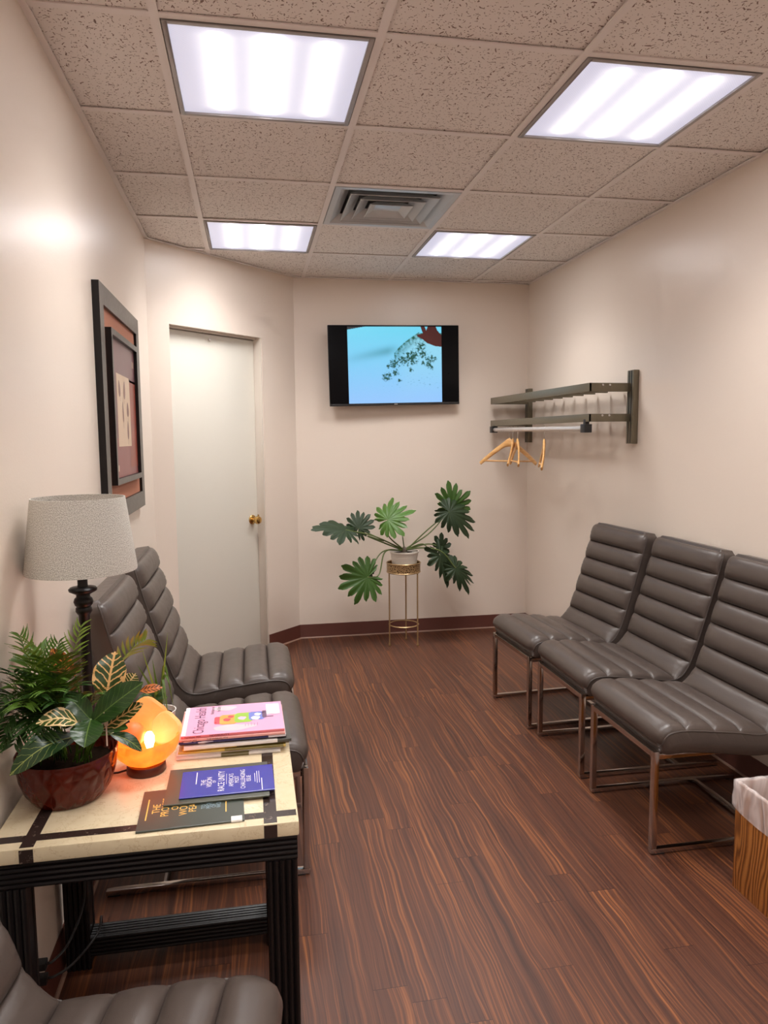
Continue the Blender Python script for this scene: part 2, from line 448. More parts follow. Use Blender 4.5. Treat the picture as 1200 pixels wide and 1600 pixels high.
# ------------------------------------------------------------------ chairs
NCH_SEAT, NCH_BACK = 4, 6
prof_pts = [(.016, .400), (.024, .430), (.048, .446), (.10, .450), (.20, .440), (.30, .427), (.385, .414), (.435, .424), (.470, .462),
            (.500, .530), (.535, .640), (.570, .755), (.600, .860), (.618, .930), (.628, .952)]
def chair_profile():
    P = catmull([(a, b, 0) for a, b in prof_pts], 12)
    s = [0]
    for i in range(1, len(P)): s.append(s[-1]+(P[i]-P[i-1]).length)
    return P, s
PP, SS = chair_profile()
bot_pts = [(.026, .372), (.034, .369), (.10, .372), (.20, .362), (.30, .347), (.39, .337), (.46, .345), (.515, .385), (.556, .470),
           (.590, .580), (.622, .700), (.652, .820), (.674, .905), (.684, .945)]
BP = catmull([(a, b, 0) for a, b in bot_pts], 12)
BS = [0]
for i in range(1, len(BP)): BS.append(BS[-1]+(BP[i]-BP[i-1]).length)
def bot_at(q):
    L = q*BS[-1]
    for i in range(1, len(BS)):
        if BS[i] >= L-1e-9 or i == len(BS)-1:
            return BP[i-1].lerp(BP[i], min(1, (L-BS[i-1])/max(1e-9, BS[i]-BS[i-1])))
def prof_at(q):
    L = q*SS[-1]
    for i in range(1, len(SS)):
        if SS[i] >= L or i == len(SS)-1:
            k = (L-SS[i-1])/max(1e-9, SS[i]-SS[i-1]); p = PP[i-1].lerp(PP[i], k); t = (PP[i]-PP[i-1]).normalized()
            a = (PP[min(i+3, len(PP)-1)]-PP[max(i-4, 0)]).normalized()
            return p, a
CUTS = [0, .115, .218, .318, .420, .520, .617, .714, .810, .905, 1.0]
def shell(ch0, ch1, name, parent, first, last):
    HW, TH, BU = .262, .066, .027
    us = [0, .03, .09, .18, .3, .42, .5, .58, .7, .82, .91, .97]
    qs = []
    for c in range(ch0, ch1):
        a, b = CUTS[c], CUTS[c+1]
        for u in us: qs.append((a+(b-a)*u, u, c))
    qs.append((CUTS[ch1], 0, ch1))
    ws = [-1, -.975, -.94, -.9, -.84, -.72, -.5, -.25, 0, .25, .5, .72, .84, .9, .94, .975, 1]
    rows = []; edge = [[], []]
    def row(q, u, c, inset=0., off=0., thk=1.):
        p, t = prof_at(q); n = Vector((-t.y, t.x, 0))       # profile plane: (d, z); n points to the sitter
        if n.x > 0 and n.y < 0: n = -n
        b = BU*(max(0., 1-abs(2*u-1)**2.6))**.55 if u > 0 else 0.
        # rounded plan corners at the front and at the top
        hw = HW
        dq = min(q, 1-q)*SS[-1]
        if dq < .035: hw -= .018*(1-sqrt(max(0, 1-(1-dq/.035)**2)))
        hw -= inset
        top = []
        for w in ws:
            e = max(0., 1-abs(w)**9)**.6
            wr = .0016*sin(q*SS[-1]*520+3*sin(q*70))*exp(-((abs(w)-.88)/.09)**2)*(1 if u > 0 else 0)
            h = .004+b*e+wr*(w != 1 and w != -1)
            pp = p + n*(h-(.004 if abs(w) == 1 else 0)) + t*off
            top.append(Vector((pp.x, w*hw, pp.y)))
        bot = []
        for w in (1.008, .985, .5, 0, -.5, -.985, -1.008):
            B_ = bot_at(q); pp = p.lerp(B_, thk*(1 if abs(w) < 1 else .93)) + t*off
            bot.append(Vector((pp.x, w*hw, pp.y)))
        m1 = [Vector(((top[-1].x*.5+bot[0].x*.5), hw*1.012, top[-1].z*.5+bot[0].z*.5))]
        m2 = [Vector(((top[0].x*.5+bot[-1].x*.5), -hw*1.012, top[0].z*.5+bot[-1].z*.5))]
        return top+m1+bot+m2, (top[0], top[-1])
    if first: rows.append(row(0, 0, 0, .012, -.010, .9)[0])
    for q, u, c in qs:
        r, ed = row(q, u, c); rows.append(r); edge[0].append(ed[0]); edge[1].append(ed[1])
    if last: rows.append(row(1, 0, 0, .012, .012, .9)[0])
    cx = lambda v: Vector((.32-v.x, v.y, v.z))
    mb = MB(); n = len(rows[0])
    mb.grid([[cx(v) for v in r] for r in rows], close=True)
    o = len(mb.v); mb.f.append(list(range(n))); mb.mi.append(0); mb.f.append([(len(rows)-1)*n+k for k in range(n-1, -1, -1)]); mb.mi.append(0)
    ob = mb.build(name, LEATHER, parent, angle=55)
    pb = MB()
    path = [cx(v) for v in edge[0]]
    pb.tube(path, .0032, 6); pb.tube([cx(v) for v in edge[1]], .0032, 6)
    if first: pb.tube([cx(edge[0][0]), cx(edge[1][0])], .0032, 6)
    if last: pb.tube([cx(edge[0][-1]), cx(edge[1][-1])], .0032, 6)
    pb.build('piping', PIPING, ob)
    return ob
CHG = 'grey-brown leather waiting-room chairs'
chair = thing('lounge_chair', 'grey-brown ribbed leather chair farthest along the right wall, below the coat rack', 'chair', group=CHG)
shell(0, NCH_SEAT, 'seat', chair, True, False)
shell(NCH_SEAT, 10, 'backrest', chair, False, True)
T = .021
for s in (-1, 1):
    ya, yb = sorted((s*.236, s*(.236-T)))
    MB().box((.32-T, ya, T), (.32, yb, .372)).build('leg', CHROME, chair, bevel=.002)
    o = MB().box((-.33, ya, .004), (.32, yb, T)).build('floor_runner', CHROME, chair, bevel=.002)
    for gx in (-.325, .27): MB().box((gx, ya, 0), (gx+.035, yb, .0042)).build('glide', BLACKP, o)
MB().box((-.155, -.236+T, .004), (-.155+T, .236-T, T)).build('crossbar', CHROME, chair, bevel=.002)
MB().box((.32-T, -.236+T, .350), (.32, .236-T, .371)).build('front_rail', CHROME, chair, bevel=.002)
for s in (-1, 1): MB().box((.0, s*.21-.012, .338), (.30, s*.21+.012, .358)).build('seat_support', CHROME, chair, bevel=.002)
chair.location = (1.307+.32, 3.565, 0); chair.rotation_euler = (0, 0, pi+.05)
dup(chair, (1.338+.32, 3.005, 0), pi, 'grey-brown ribbed leather chair in the middle of the row of three on the right')
dup(chair, (1.330+.32, 2.428, 0), pi, 'grey-brown ribbed leather chair nearest the wastebasket, right of the row of three')
dup(chair, (.158-.32, 2.545, 0), 0, 'grey-brown ribbed leather chair right behind the marble table, partly hidden by the lamp')
dup(chair, (.153-.32, 3.24, 0), 0, 'grey-brown ribbed leather chair beside the white door, left side of the room')
dup(chair, (.034-.32-.036, 1.02+.047, 0), -.15, 'grey-brown ribbed leather chair cut off at the bottom left corner, in front of the table')

# ------------------------------------------------------------------ marble-topped table
def m_marble():
    n = NT('cream_marble'); c = n.coord()
    v = n.noise(c, 14., 6., .65, 1.2)
    f = n.math('ABSOLUTE', n.math('SUBTRACT', v, .5))
    vein = n.math('LESS_THAN', f, .008)
    col = n.mix(n.noise(c, 40., 4., .6), srgb(212, 193, 156), srgb(226, 210, 178))
    n.set(color=n.mix(n.math('MULTIPLY', vein, .35), col, srgb(170, 135, 95)), rough=.22, spec=.5)
    return n.m
MARBLE = m_marble()
def m_inlay():
    n = NT('dark_marble_inlay'); c = n.coord()
    n.set(color=n.mix(n.math('GREATER_THAN', n.noise(c, 60., 4., .7), .62), srgb(52, 40, 36), srgb(104, 88, 78)), rough=.2); return n.m
INLAY = m_inlay()
TX0, TX1, TY0, TY1, TZ = -.540, .080, 1.487, 2.075, .64
tab = thing('side_table', 'square side table with cream marble top, dark inlay bands and black fluted frame', 'table', ((TX0+TX1)/2, (TY0+TY1)/2, 0))
hx, hy = (TX1-TX0)/2, (TY1-TY0)/2
MB().box((-hx, -hy, TZ-.032), (hx, hy, TZ)).build('tabletop', MARBLE, tab, bevel=.004)
e = .0005
mb = MB()
for s in (-1, 1):
    x0, x1 = sorted((s*(hx-.046), s*(hx-.074))) if s > 0 else (-hx+.062, -hx+.089)
    mb.box((x0, -hy-e, TZ-.031), (x1, -hy+.001, TZ-.003)); mb.box((x0, hy-.001, TZ-.031), (x1, hy+e, TZ-.003))
    mb.box((x0, -hy+.004, TZ-.002), (x1, hy-.004, TZ+e))
    y0, y1 = sorted((s*(hy-.027), s*(hy-.052)))
    mb.box((-hx+.004, y0, TZ-.002), (hx-.004, y1, TZ+e*.9)); mb.box((-hx-e, y0, TZ-.031), (-hx+.001, y1, TZ-.003)); mb.box((hx-.001, y0, TZ-.031), (hx+e, y1, TZ-.003))
mb.build('inlay_bands', INLAY, tab)
def flute_box(mb, a, b, axis, face):
    """box with five reeds run along `axis` on its -y (face 'y') or z sides"""
    (x0, y0, z0), (x1, y1, z1) = a, b
    mb.box((x0+.004 if axis != 'x' else x0, y0+.006, z0+.002 if axis == 'x' else z0), (x1-.004 if axis != 'x' else x1, y1-.006, z1-.002 if axis == 'x' else z1))
    if axis == 'x':
        h = (z1-z0)/5
        for k in range(5):
            zc = z0+h*(k+.5)
            for yy in (y0+.0055, y1-.0055):
                mb.tube([(x0, yy, zc), (x1, yy, zc)], h*.47, 8)
        if face == 'top':
            h = (y1-y0-.01)/5
            for k in range(5): mb.tube([(x0, y0+.005+h*(k+.5), z1-.004), (x1, y0+.005+h*(k+.5), z1-.004)], h*.45, 8)
    else:
        h = (x1-x0)/5
        for k in range(5):
            xc = x0+h*(k+.5)
            for yy in (y0+.0055, y1-.0055):
                mb.tube([(xc, yy, z0), (xc, yy, z1)], h*.47, 8)
lw = .067; ztop = TZ-.032
mf = MB(); flute_box(mf, (-hx+.004, -hy+.004, ztop-.056), (hx-.004, -hy+.06, ztop), 'x', ''); mf.build('apron', BLACKW, tab)
mf = MB(); flute_box(mf, (-hx+.004, hy-.06, ztop-.056), (hx-.004, hy-.004, ztop), 'x', ''); mf.build('apron', BLACKW, tab)
for s in (-1, 1):
    mf = MB(); x0, x1 = sorted((s*(hx-.012), s*(hx-.06)))
    mf.box((x0, -hy+.06, ztop-.056), (x1, hy-.06, ztop)); mf.build('side_apron', BLACKW, tab, bevel=.003)
for sx in (-1, 1):
    for (y0, y1) in ((-hy+.004, -hy+.06), (hy-.09, hy-.02)):
        x0, x1 = sorted((sx*(hx-.004), sx*(hx-.004-lw)))
        mf = MB(); flute_box(mf, (x0, y0, 0), (x1, y1, ztop-.056), 'z', ''); mf.build('leg', BLACKW, tab)
mf = MB(); flute_box(mf, (-hx+.07, hy-.09, .035), (hx-.07, hy-.024, .092), 'x', 'top'); mf.build('stretcher', BLACKW, tab)
mf = MB(); flute_box(mf, (-hx+.07, -hy+.004, .03), (hx-.07, -hy+.066, .085), 'x', 'top'); mf.build('stretcher', BLACKW, tab)

# ------------------------------------------------------------------ television
tv = thing('television', 'wall-mounted flat television showing a pale blue snowy hillside', 'television', (1.020, 5.135, 1.960), (radians(1.5), radians(-1.15), radians(1.6)))
CASE = plain('television_casing', (.004, .004, .005), .3, spec=.12)
tw, th = .472, .279
mb = MB(); mb.box((-tw, 0, -th), (tw, .028, th)); mb.box((-.3, .026, -.2), (.3, .055, .15))
mb.build('casing', CASE, tv, bevel=.003)
mb = MB(); mb.box((-.09, .055, -.1), (.09, .09, .1)); mb.build('wall_mount', BLACKP, tv, bevel=.002)
mb = MB(); mb.box((-tw+.001, -.004, -th+.001), (tw-.001, .001, -th+.016)); mb.build('lower_bezel', plain('bezel_gloss', (.02, .02, .022), .2), tv, bevel=.001)
MB().box((-.012, -.0045, -th+.006), (.012, -.004, -th+.010)).build('emblem', SILVER, tv)
def pix(u, v):
    top, bot = srgb(112, 216, 244), srgb(150, 200, 255)
    c = [a+(b-a)*v for a, b in zip(top, bot)]
    n1 = mnoise.noise(Vector((u*3, v*3, 0)))
    sm = exp(-(((v-.36-.25*(.25-u))/.06)**2))*max(0, min(1, (u+.1)*2))*max(0, 1-max(0, (u-.42)/.14))
    c = [a*(1-.55*sm)+b*.55*sm for a, b in zip(c, srgb(52, 132, 140))]
    ridge = .34-.27*max(0, (u-.5)/.26)**.75 if u > .49 else 9
    if u > .76: ridge = .08
    def dark(c, k, d=srgb(12, 84, 72)): k = max(0, min(1, k)); return [a*(1-k)+b*k for a, b in zip(c, d)]
    if v > ridge and u > .49:
        d = v-ridge; kk = .5*max(0, min(1, (u-.49)/.22))*max(0, 1-d*1.2)
        c = [a*(1-kk)+b*kk for a, b in zip(c, srgb(176, 226, 238))]
        tx = mnoise.noise(Vector((u*38, v*30, 3)))+.5*mnoise.noise(Vector((u*80, v*70, 5)))
        c = dark(c, (1.15-d*7.5)*(.72+.7*tx), srgb(18, 98, 82))
        c = dark(c, (tx-.35)*2.5*max(0, 1-d*3.2))
    for (px, py, r) in ((.49,.48,.045),(.58,.44,.04),(.665,.42,.06),(.69,.37,.045),(.795,.36,.035),(.77,.26,.04),(.87,.43,.035),(.855,.50,.028),(.495,.605,.03),(.405,.655,.04),(.667,.565,.02),(.43,.52,.02),(.89,.54,.02),(.92,.42,.02),(.54,.70,.02),(.80,.48,.02)):
        dd = ((u-px)/r)**2+((v-py)/(r*1.2))**2
        if dd < 2.6:
            tx = mnoise.noise(Vector((u*42, v*36, 9)))+.8*mnoise.noise(Vector((u*95, v*80, 4)))
            c = dark(c, (.62-dd*.42+1.1*tx)*1.8, srgb(8, 78, 66))
    if v > .60 and u > .36:
        tx = mnoise.noise(Vector((u*34, v*90, 12)))
        c = dark(c, (tx-.42)*2.4*max(0, 1-abs(v-.72)/.14), srgb(40, 120, 130))
    hand = [(.775,0),(.82,.0),(.835,.05),(.85,0),(.94,0),(.955,.05),(1.001,.11),(1.001,.265),(.93,.255),(.845,.215),(.79,.16),(.74,.13),(.735,.105),(.80,.09)]
    ins = False; j = len(hand)-1
    for i in range(len(hand)):
        (xi, yi), (xj, yj) = hand[i], hand[j]
        if (yi > v) != (yj > v) and u < (xj-xi)*(v-yi)/(yj-yi)+xi: ins = not ins
        j = i
    if ins: c = [a*(1+.5*n1) for a in srgb(74, 26, 24)]
    if v < .04-.22*u: c = list(srgb(6, 8, 14))
    return c
nx, ny = 230, 188; x0, x1, z1, z0 = -.337, .343, .2685, -.262
mb = MB(); mb.grid([[Vector((x0+(x1-x0)*i/nx, -.0006, z1+(z0-z1)*j/ny)) for i in range(nx+1)] for j in range(ny+1)])
n = NT('television_picture'); a = n.new('ShaderNodeVertexColor', layer_name='Col'); n.set(color=(.01,.01,.01), rough=.2, emit=a.outputs[0], emit_s=.47)
scr = mb.build('screen', n.m, tv)
ca = scr.data.color_attributes.new('Col', 'FLOAT_COLOR', 'POINT')
ca.data.foreach_set('color', [q for j in range(ny+1) for i in range(nx+1) for q in (*pix(i/nx, j/ny), 1)])

# ------------------------------------------------------------------ coat rack on the right wall, and hangers
rk = thing('coat_rack', 'two-tier bronze metal wall coat rack with a silver hanging rod', 'coat rack', (XR, 4.42, 1.60))
def rloc(x, y, z): return Vector((x-XR, y-4.42, z-1.60))
YNR, YFR = 3.665, 5.165
XN, XF = 1.782, 1.738
for y in (YNR, YFR):
    m = MB(); m.box(rloc(2.018, y-.034, 1.408), rloc(XR, y+.034, 1.802)); o = m.build('wall_post', DARKMETAL, rk, bevel=.003)
    g = MB()
    for dy in (-.012, .012): g.box(rloc(2.0165, y+dy-.003, 1.412), rloc(2.0185, y+dy+.003, 1.798))
    g.build('slot_channel', BLACKP, o)
for (za, zb) in ((1.688, 1.734), (1.528, 1.570)):
    for y, xf in ((YNR+.012, XN), (YFR-.012, XF)):
        m = MB(); m.box(rloc(xf, y-.012, za), rloc(2.018, y+.012, zb)); o = m.build('shelf_arm', DARKMETAL, rk, bevel=.002)
        b = MB()
        for xx in (1.86, 1.90):
            vs = MB().lathe([(0, 0), (.006, 0), (.005, .003), (0, .004)], 10)
            b.add([rloc(xx, y-.012, (za+zb)/2+.012)+Vector((v.x, -v.z, v.y)) for v in vs.v], vs.f)
        b.build('bolt', SILVER, o)
    m = MB(); q = [rloc(XN, YNR, za), rloc(XF, YFR, za)]
    d = Vector((.014, 0, 0)); h = Vector((0, 0, zb-za))
    a, b = q
    m.add([a, a+d, b+d, b, a+h, a+d+h, b+d+h, b+h], [(0,1,2,3),(4,7,6,5),(0,4,5,1),(1,5,6,2),(2,6,7,3),(3,7,4,0)])
    m.build('front_bar', DARKMETAL, rk, bevel=.002)
    for k in range(3):
        f = .30+.25*k
        m = MB(); m.box(rloc(2.018-(2.018-1.77)*(1-f), YNR+.01, zb-.018), rloc(2.018-(2.018-1.77)*(1-f)+.022, YFR-.01, zb-.008)); m.build('shelf_slat', DARKMETAL, rk)
    for k in range(9):
        y = YNR+.13+k*.155; f = (y-YNR)/(YFR-YNR); xf = XN+(XF-XN)*f
        m = MB(); m.box(rloc(xf+.01, y-.011, za+.010), rloc(2.03, y+.011, za+.018)); m.build('cross_slat', DARKMETAL, rk)
ra, rb = rloc(1.792, YNR+.05, 1.492), rloc(1.753, YFR-.03, 1.503)
m = MB(); m.tube([ra, rb], .0145, 16); m.build('hanging_rod', SILVER, rk)
for p in (ra, rb):
    m = MB(); m.box(p+Vector((-.022, -.026, -.022)), p+Vector((.022, .026, .024))); m.box(p+Vector((-.012, -.014, .02)), p+Vector((.012, .014, .05)))
    m.build('rod_bracket', BLACKP, rk, bevel=.003)

def m_hwood():
    n = NT('hanger_wood'); c = n.coord()
    g = n.noise(n.vscale(c, (6., 60., 60.)), 1., 3.)
    n.set(color=n.ramp(g, [(.3, srgb(206, 150, 88)), (.7, srgb(228, 180, 118))]), rough=.35); return n.m
HWOOD = m_hwood()
HOOKM = plain('hook_steel', (.7, .7, .7), .2, 1.)
hang = thing('coat_hanger', 'light wooden coat hanger turned broadside, leftmost on the rod', 'coat hanger', group='wooden hangers on the coat rack')
# local: origin at the rod centre, arms along x, hangs down -z
mb = MB(); rows = []
N = 25
for i in range(N):
    s = -1+2*i/(N-1); x = s*.215
    z = -.088 - .148*abs(s)**1.25; y = -.022*s*s
    hh = .021*(1-.35*abs(s)) + .012*exp(-(s/.12)**2); tk = .007+.002*exp(-(s/.2)**2)
    sl = Vector((1, 0, -.6*(1 if s > 0 else -1)*min(1, abs(s)*3))).normalized()
    upv = Vector((0, 1, 0)).cross(sl) * -1
    upv = Vector((-sl.z, 0, sl.x)) if sl.x else Vector((0, 0, 1))
    c = Vector((x, y, z))
    rows.append([c+upv*hh*cos(2*pi*k/10)*.9+Vector((0, 1, 0))*tk*sin(2*pi*k/10) for k in range(10)])
mb.grid(rows, close=True); mb.f.append(list(range(9, -1, -1))); mb.mi.append(0); mb.f.append([(N-1)*10+k for k in range(10)]); mb.mi.append(0)
mb.build('shoulder_arms', HWOOD, hang)
MB().tube([(-.192, -.018, -.218), (.192, -.018, -.218)], .0055, 8).build('trouser_bar', HWOOD, hang)
hk = [(0, 0, -.062)]
hk += [(.0, 0, -.035)]
for k in range(11):
    a = radians(-90+k*27); hk.append((.019*cos(a) , 0, .0+.0195*sin(a)+.0)) if k else hk.append((.0, 0, -.0195))
MB().tube([(0, 0, -.075), (0, 0, -.05), (0, 0, -.03)] + [(.0195*cos(radians(-90+k*26)), 0, .0195*sin(radians(-90+k*26))) for k in range(0, 10)], .0016, 8).build('hook', HOOKM, hang)
hang.location = (1.766, 4.84, 1.501); hang.rotation_euler = (0, 0, radians(-47))
dup(hang, (1.768, 4.775, 1.5015), radians(-113), 'light wooden coat hanger seen edge-on, second from the left on the rod')
dup(hang, (1.770, 4.69, 1.501), radians(-103), 'light wooden coat hanger seen edge-on and tilted, third from the left on the rod')
dup(hang, (1.780, 4.26, 1.497), radians(-110), 'light wooden coat hanger hanging apart from the others, rightmost on the rod')

# ------------------------------------------------------------------ framed picture on the left wall
PZ0, PZ1, PY0, PY1 = 1.126, 2.032, 2.858, 3.798
pic = thing('framed_picture', 'large framed leaf print with raised inner frame on orange mat, left wall', 'picture', (XL, (PY0+PY1)/2, (PZ0+PZ1)/2))
hw, hh = (PY1-PY0)/2, (PZ1-PZ0)/2
def frame_ring(name, hw, hh, bw, d0, d1, parent):
    mb = MB(); fr = []; 
    for (a, b, c, d) in ((-hw, hw, -hh, -hh+bw), (-hw, hw, hh-bw, hh)): fr.append(((d0, a, c), (d1, b, d)))
    for (a, b, c, d) in ((-hw, -hw+bw, -hh+bw, hh-bw), (hw-bw, hw, -hh+bw, hh-bw)): fr.append(((d0, a, c), (d1, b, d)))
    for a, b in fr: mb.box(a, b, 0)
    o = mb.build(name, [BLACKW, FRAME_GLARE], parent)
    for p in o.data.polygons:
        if p.normal.x > .9: p.material_index = 1
    return o
frame_ring('outer_frame', hw, hh, .075, 0, .026, pic)
MATM = plain('orange_mat', srgb(190, 126, 98), .7)
MB().box((.002, -hw+.07, -hh+.07), (.014, hw-.07, hh-.07)).build('mat_board', MATM, pic)
ih, iw = .306, .327
frame_ring('inner_frame', iw, ih, .024, .014, .038, pic)
def m_print(name, a, b, sc):
    n = NT(name); c = n.coord(); n.set(color=n.mix(n.noise(n.vscale(c, (1, 1, .4)), sc, 5., .6), a, b), rough=.35); return n.m
PM = [m_print('print_mauve', srgb(120, 84, 92), srgb(146, 100, 100), 7.), m_print('print_red', srgb(142, 66, 58), srgb(180, 92, 70), 9.),
      m_print('print_rose', srgb(138, 76, 80), srgb(164, 96, 92), 8.), m_print('print_cream', srgb(222, 190, 160), srgb(236, 208, 180), 16.),
      m_print('print_leaf', srgb(120, 66, 56), srgb(150, 92, 76), 30.), m_print('print_pale', srgb(228, 204, 178), srgb(232, 212, 190), 20.)]
mb = MB(); X = .023
def pq(y0, y1, z0, z1, mi, lift): mb.quad([(X+lift, y0, z0), (X+lift, y1, z0), (X+lift, y1, z1), (X+lift, y0, z1)], mi)
a, b = iw-.02, ih-.02
mb.box((.014, -a, -b), (X, a, b), 2)
pq(-a, .12, -.13, b, 0, .0004); pq(.10, a, -.25, .14, 1, .0006); pq(-a, .0, -b, -.12, 2, .0007); pq(.12, a, .13, b, 0, .0006)
pq(-.185, .135, -.155, .145, 3, .001)
def leafq(cy, cz, L, wd, ang, mi=4):
    pts = []
    for k in range(16):
        t = 2*pi*k/16; u = cos(t)*L; v = sin(t)*wd*(1-.35*cos(t))
        pts.append((X+.0014, cy+u*sin(ang)+v*cos(ang), cz+u*cos(ang)-v*sin(ang)))
    mb.quad(pts[::-1] if False else pts, mi)
    mb.quad([(X+.0013, cy-L*1.5*sin(ang)-.002, cz-L*1.5*cos(ang)), (X+.0013, cy-L*1.5*sin(ang)+.002, cz-L*1.5*cos(ang)), (X+.0013, cy+.001, cz), (X+.0013, cy-.001, cz)], mi)
leafq(-.125, .085, .035, .022, -.25); leafq(-.005, .085, .04, .020, .2); leafq(-.055, -.01, .045, .013, -.1); leafq(.065, .005, .032, .026, -.1); leafq(.055, -.085, .042, .018, .08)
for k in range(3): pq(-a+.03+.03*k, -a+.045+.03*k, -b+.03, -b+.055, 5, .001)
for k in range(2): pq(a-.075+.03*k, a-.062+.03*k, b-.085, b-.055, 5, .001)
pr = mb.build('print', PM, pic)

# ------------------------------------------------------------------ table lamp
def m_linen():
    n = NT('linen_shade'); c = n.coord(); x, y, z = n.sep(c)
    th = n.math('ARCTAN2', y, x)
    a = n.math('SINE', n.math('MULTIPLY', th, 330.)); b = n.math('SINE', n.math('MULTIPLY', z, 2700.))
    wv = n.math('MULTIPLY', a, b)
    nz = n.noise(n.vec(n.math('MULTIPLY', th, 60.), n.math('MULTIPLY', z, 420.), 0), 1., 3., .6)
    f = n.math('ADD', n.math('MULTIPLY_ADD', wv, .16, .5), n.math('MULTIPLY', n.math('SUBTRACT', nz, .5), 2.2))
    n.set(color=n.ramp(f, [(.15, srgb(146, 141, 130)), (.5, srgb(206, 202, 192)), (.85, srgb(238, 235, 228))]), rough=.9, spec=.15)
    n.bump(f, .4, .0012); return n.m
lamp = thing('table_lamp', 'table lamp with grey linen drum shade on a turned black pole', 'lamp', (-.421, 1.89, TZ))
rb, rt, sz0, sz1 = .131, .109, .490, .672
mb = MB(); mb.lathe([(rb, sz0), (rb+.0006, sz0+.004), (rt+.0006, sz1-.004), (rt, sz1), (rt-.003, sz1), (rb-.003, sz0), (rb, sz0)], 72); mb.build('lamp_shade', m_linen(), lamp, angle=50)
pole = [(0, 0), (.060, 0), (.062, .006), (.055, .012), (.035, .018), (.018, .030), (.014, .05), (.0135, .32), (.0135, .378), (.016, .381), (.020, .388), (.019, .396), (.0165, .399),
        (.021, .404), (.0235, .412), (.021, .420), (.0165, .424), (.0165, .430), (.024, .434), (.033, .439), (.034, .444), (.030, .448), (.013, .450), (.012, .455), (.012, .52), (.0, .52)]
MB().lathe(pole, 32).build('pole', BLACKW, lamp, angle=50)
mb = MB(); mb.lathe([(0, .52), (.016, .52), (.016, .56), (0, .56)], 16); mb.build('socket', BRASS, lamp)
MB().lathe([(0, .56), (.012, .56), (.013, .575), (.028, .60), (.029, .618), (.018, .638), (0, .645)], 20).build('light_bulb', plain('frosted_bulb', (.8, .8, .78), .3), lamp)
mb = MB()
for k in range(3):
    a = k*2*pi/3+.4; mb.tube([(.014*cos(a), .014*sin(a), .555), (.06*cos(a), .06*sin(a), .650), ((rt-.003)*cos(a), (rt-.003)*sin(a), .662)], .0015, 6)
mb.build('shade_carrier', HOOKM, lamp)

# ------------------------------------------------------------------ salt lamp
def m_salt(name, s, deep, bright):
    n = NT(name); c = n.coord()
    v = n.noise(c, 22., 5., .65, .6)
    col = n.ramp(v, [(.3, deep), (.5, tuple((a+b)/2 for a, b in zip(deep, bright))), (.66, bright)])
    n.set(color=srgb(214, 120, 60), rough=.45, emit=col, emit_s=s, sub=.0); n.bump(v, .3, .002); return n.m
SALTM = m_salt('lit_salt_bowl', 1.45*SALT, srgb(226, 70, 6), srgb(255, 106, 24))
SLABM = m_salt('lit_salt_slab', .50*SALT, srgb(246, 132, 62), srgb(255, 156, 86))
SLAB2 = m_salt('lit_salt_pale_slab', .56*SALT, srgb(248, 160, 88), srgb(255, 186, 118))
BALLM = m_salt('lit_salt_ball', .34*SALT, srgb(224, 84, 26), srgb(244, 104, 40))
sl = thing('salt_lamp', 'glowing orange salt bowl lamp on a dark wooden base', 'lamp', (-.274, 1.800, TZ))
MB().lathe([(0, 0), (.045, 0), (.047, .003), (.046, .019), (.044, .022), (0, .022)], 40).build('base', plain('dark_red_wood', srgb(72, 28, 14), .35), sl)
def bowlfn(a, i): return 1+.02*sin(3*a+1)+.012*sin(7*a)
MB().lathe([(0, .022), (.032, .022), (.052, .032), (.070, .050), (.0785, .070), (.0795, .082), (.077, .088), (.073, .085), (.068, .070), (.058, .054), (.038, .044), (0, .042)], 48, fn=bowlfn).build('bowl', SALTM, sl)
def slab(c, r, t, tilt, az, sx=1.):
    M = Matrix.Translation(c) @ Matrix.Rotation(az, 4, 'Z') @ Matrix.Rotation(tilt, 4, 'X')
    q = MB().lathe([(0, -t), (r*.9, -t), (r, -t*.5), (r, t*.5), (r*.9, t), (0, t)], 32, sx=sx, fn=lambda a, i: 1+.05*sin(3*a+2)+.03*sin(5*a))
    mb = MB(); mb.add([M @ v for v in q.v], q.f); return mb
slab(Vector((.000, .060, .112)), .050, .008, radians(82), radians(-4), .95).build('salt_slab', SLABM, sl)
slab(Vector((.046, .036, .090)), .040, .008, radians(76), radians(-24)).build('salt_slab', SLAB2, sl)
q = MB(); n_ = 12
q.lathe([(0.001+.030*sin(pi*k/n_), .092-.030*cos(pi*k/n_)) for k in range(n_+1)], 24, (-.030, .006, 0)); q.build('salt_ball', BALLM, sl)
n = NT('glowing_bulb'); n.set(color=(1, .8, .5), emit=srgb(255, 200, 130), emit_s=7.); 
q = MB(); q.lathe([(0, .05), (.006, .052), (.008, .06), (.0125, .075), (.012, .088), (.007, .098), (0, .101)], 16, (.010, -.002, 0)); q.build('bulb', n.m, sl)
MB().tube([(-.044, -.01, .010), (-.065, -.012, .006), (-.09, -.006, .003), (-.12, .05, .003), (-.15, .17, .003), (-.20, .26, .003), (-.225, .285, -.02), (-.228, .285, -.2)], .0025, 6).build('power_cord', BLACKP, sl)

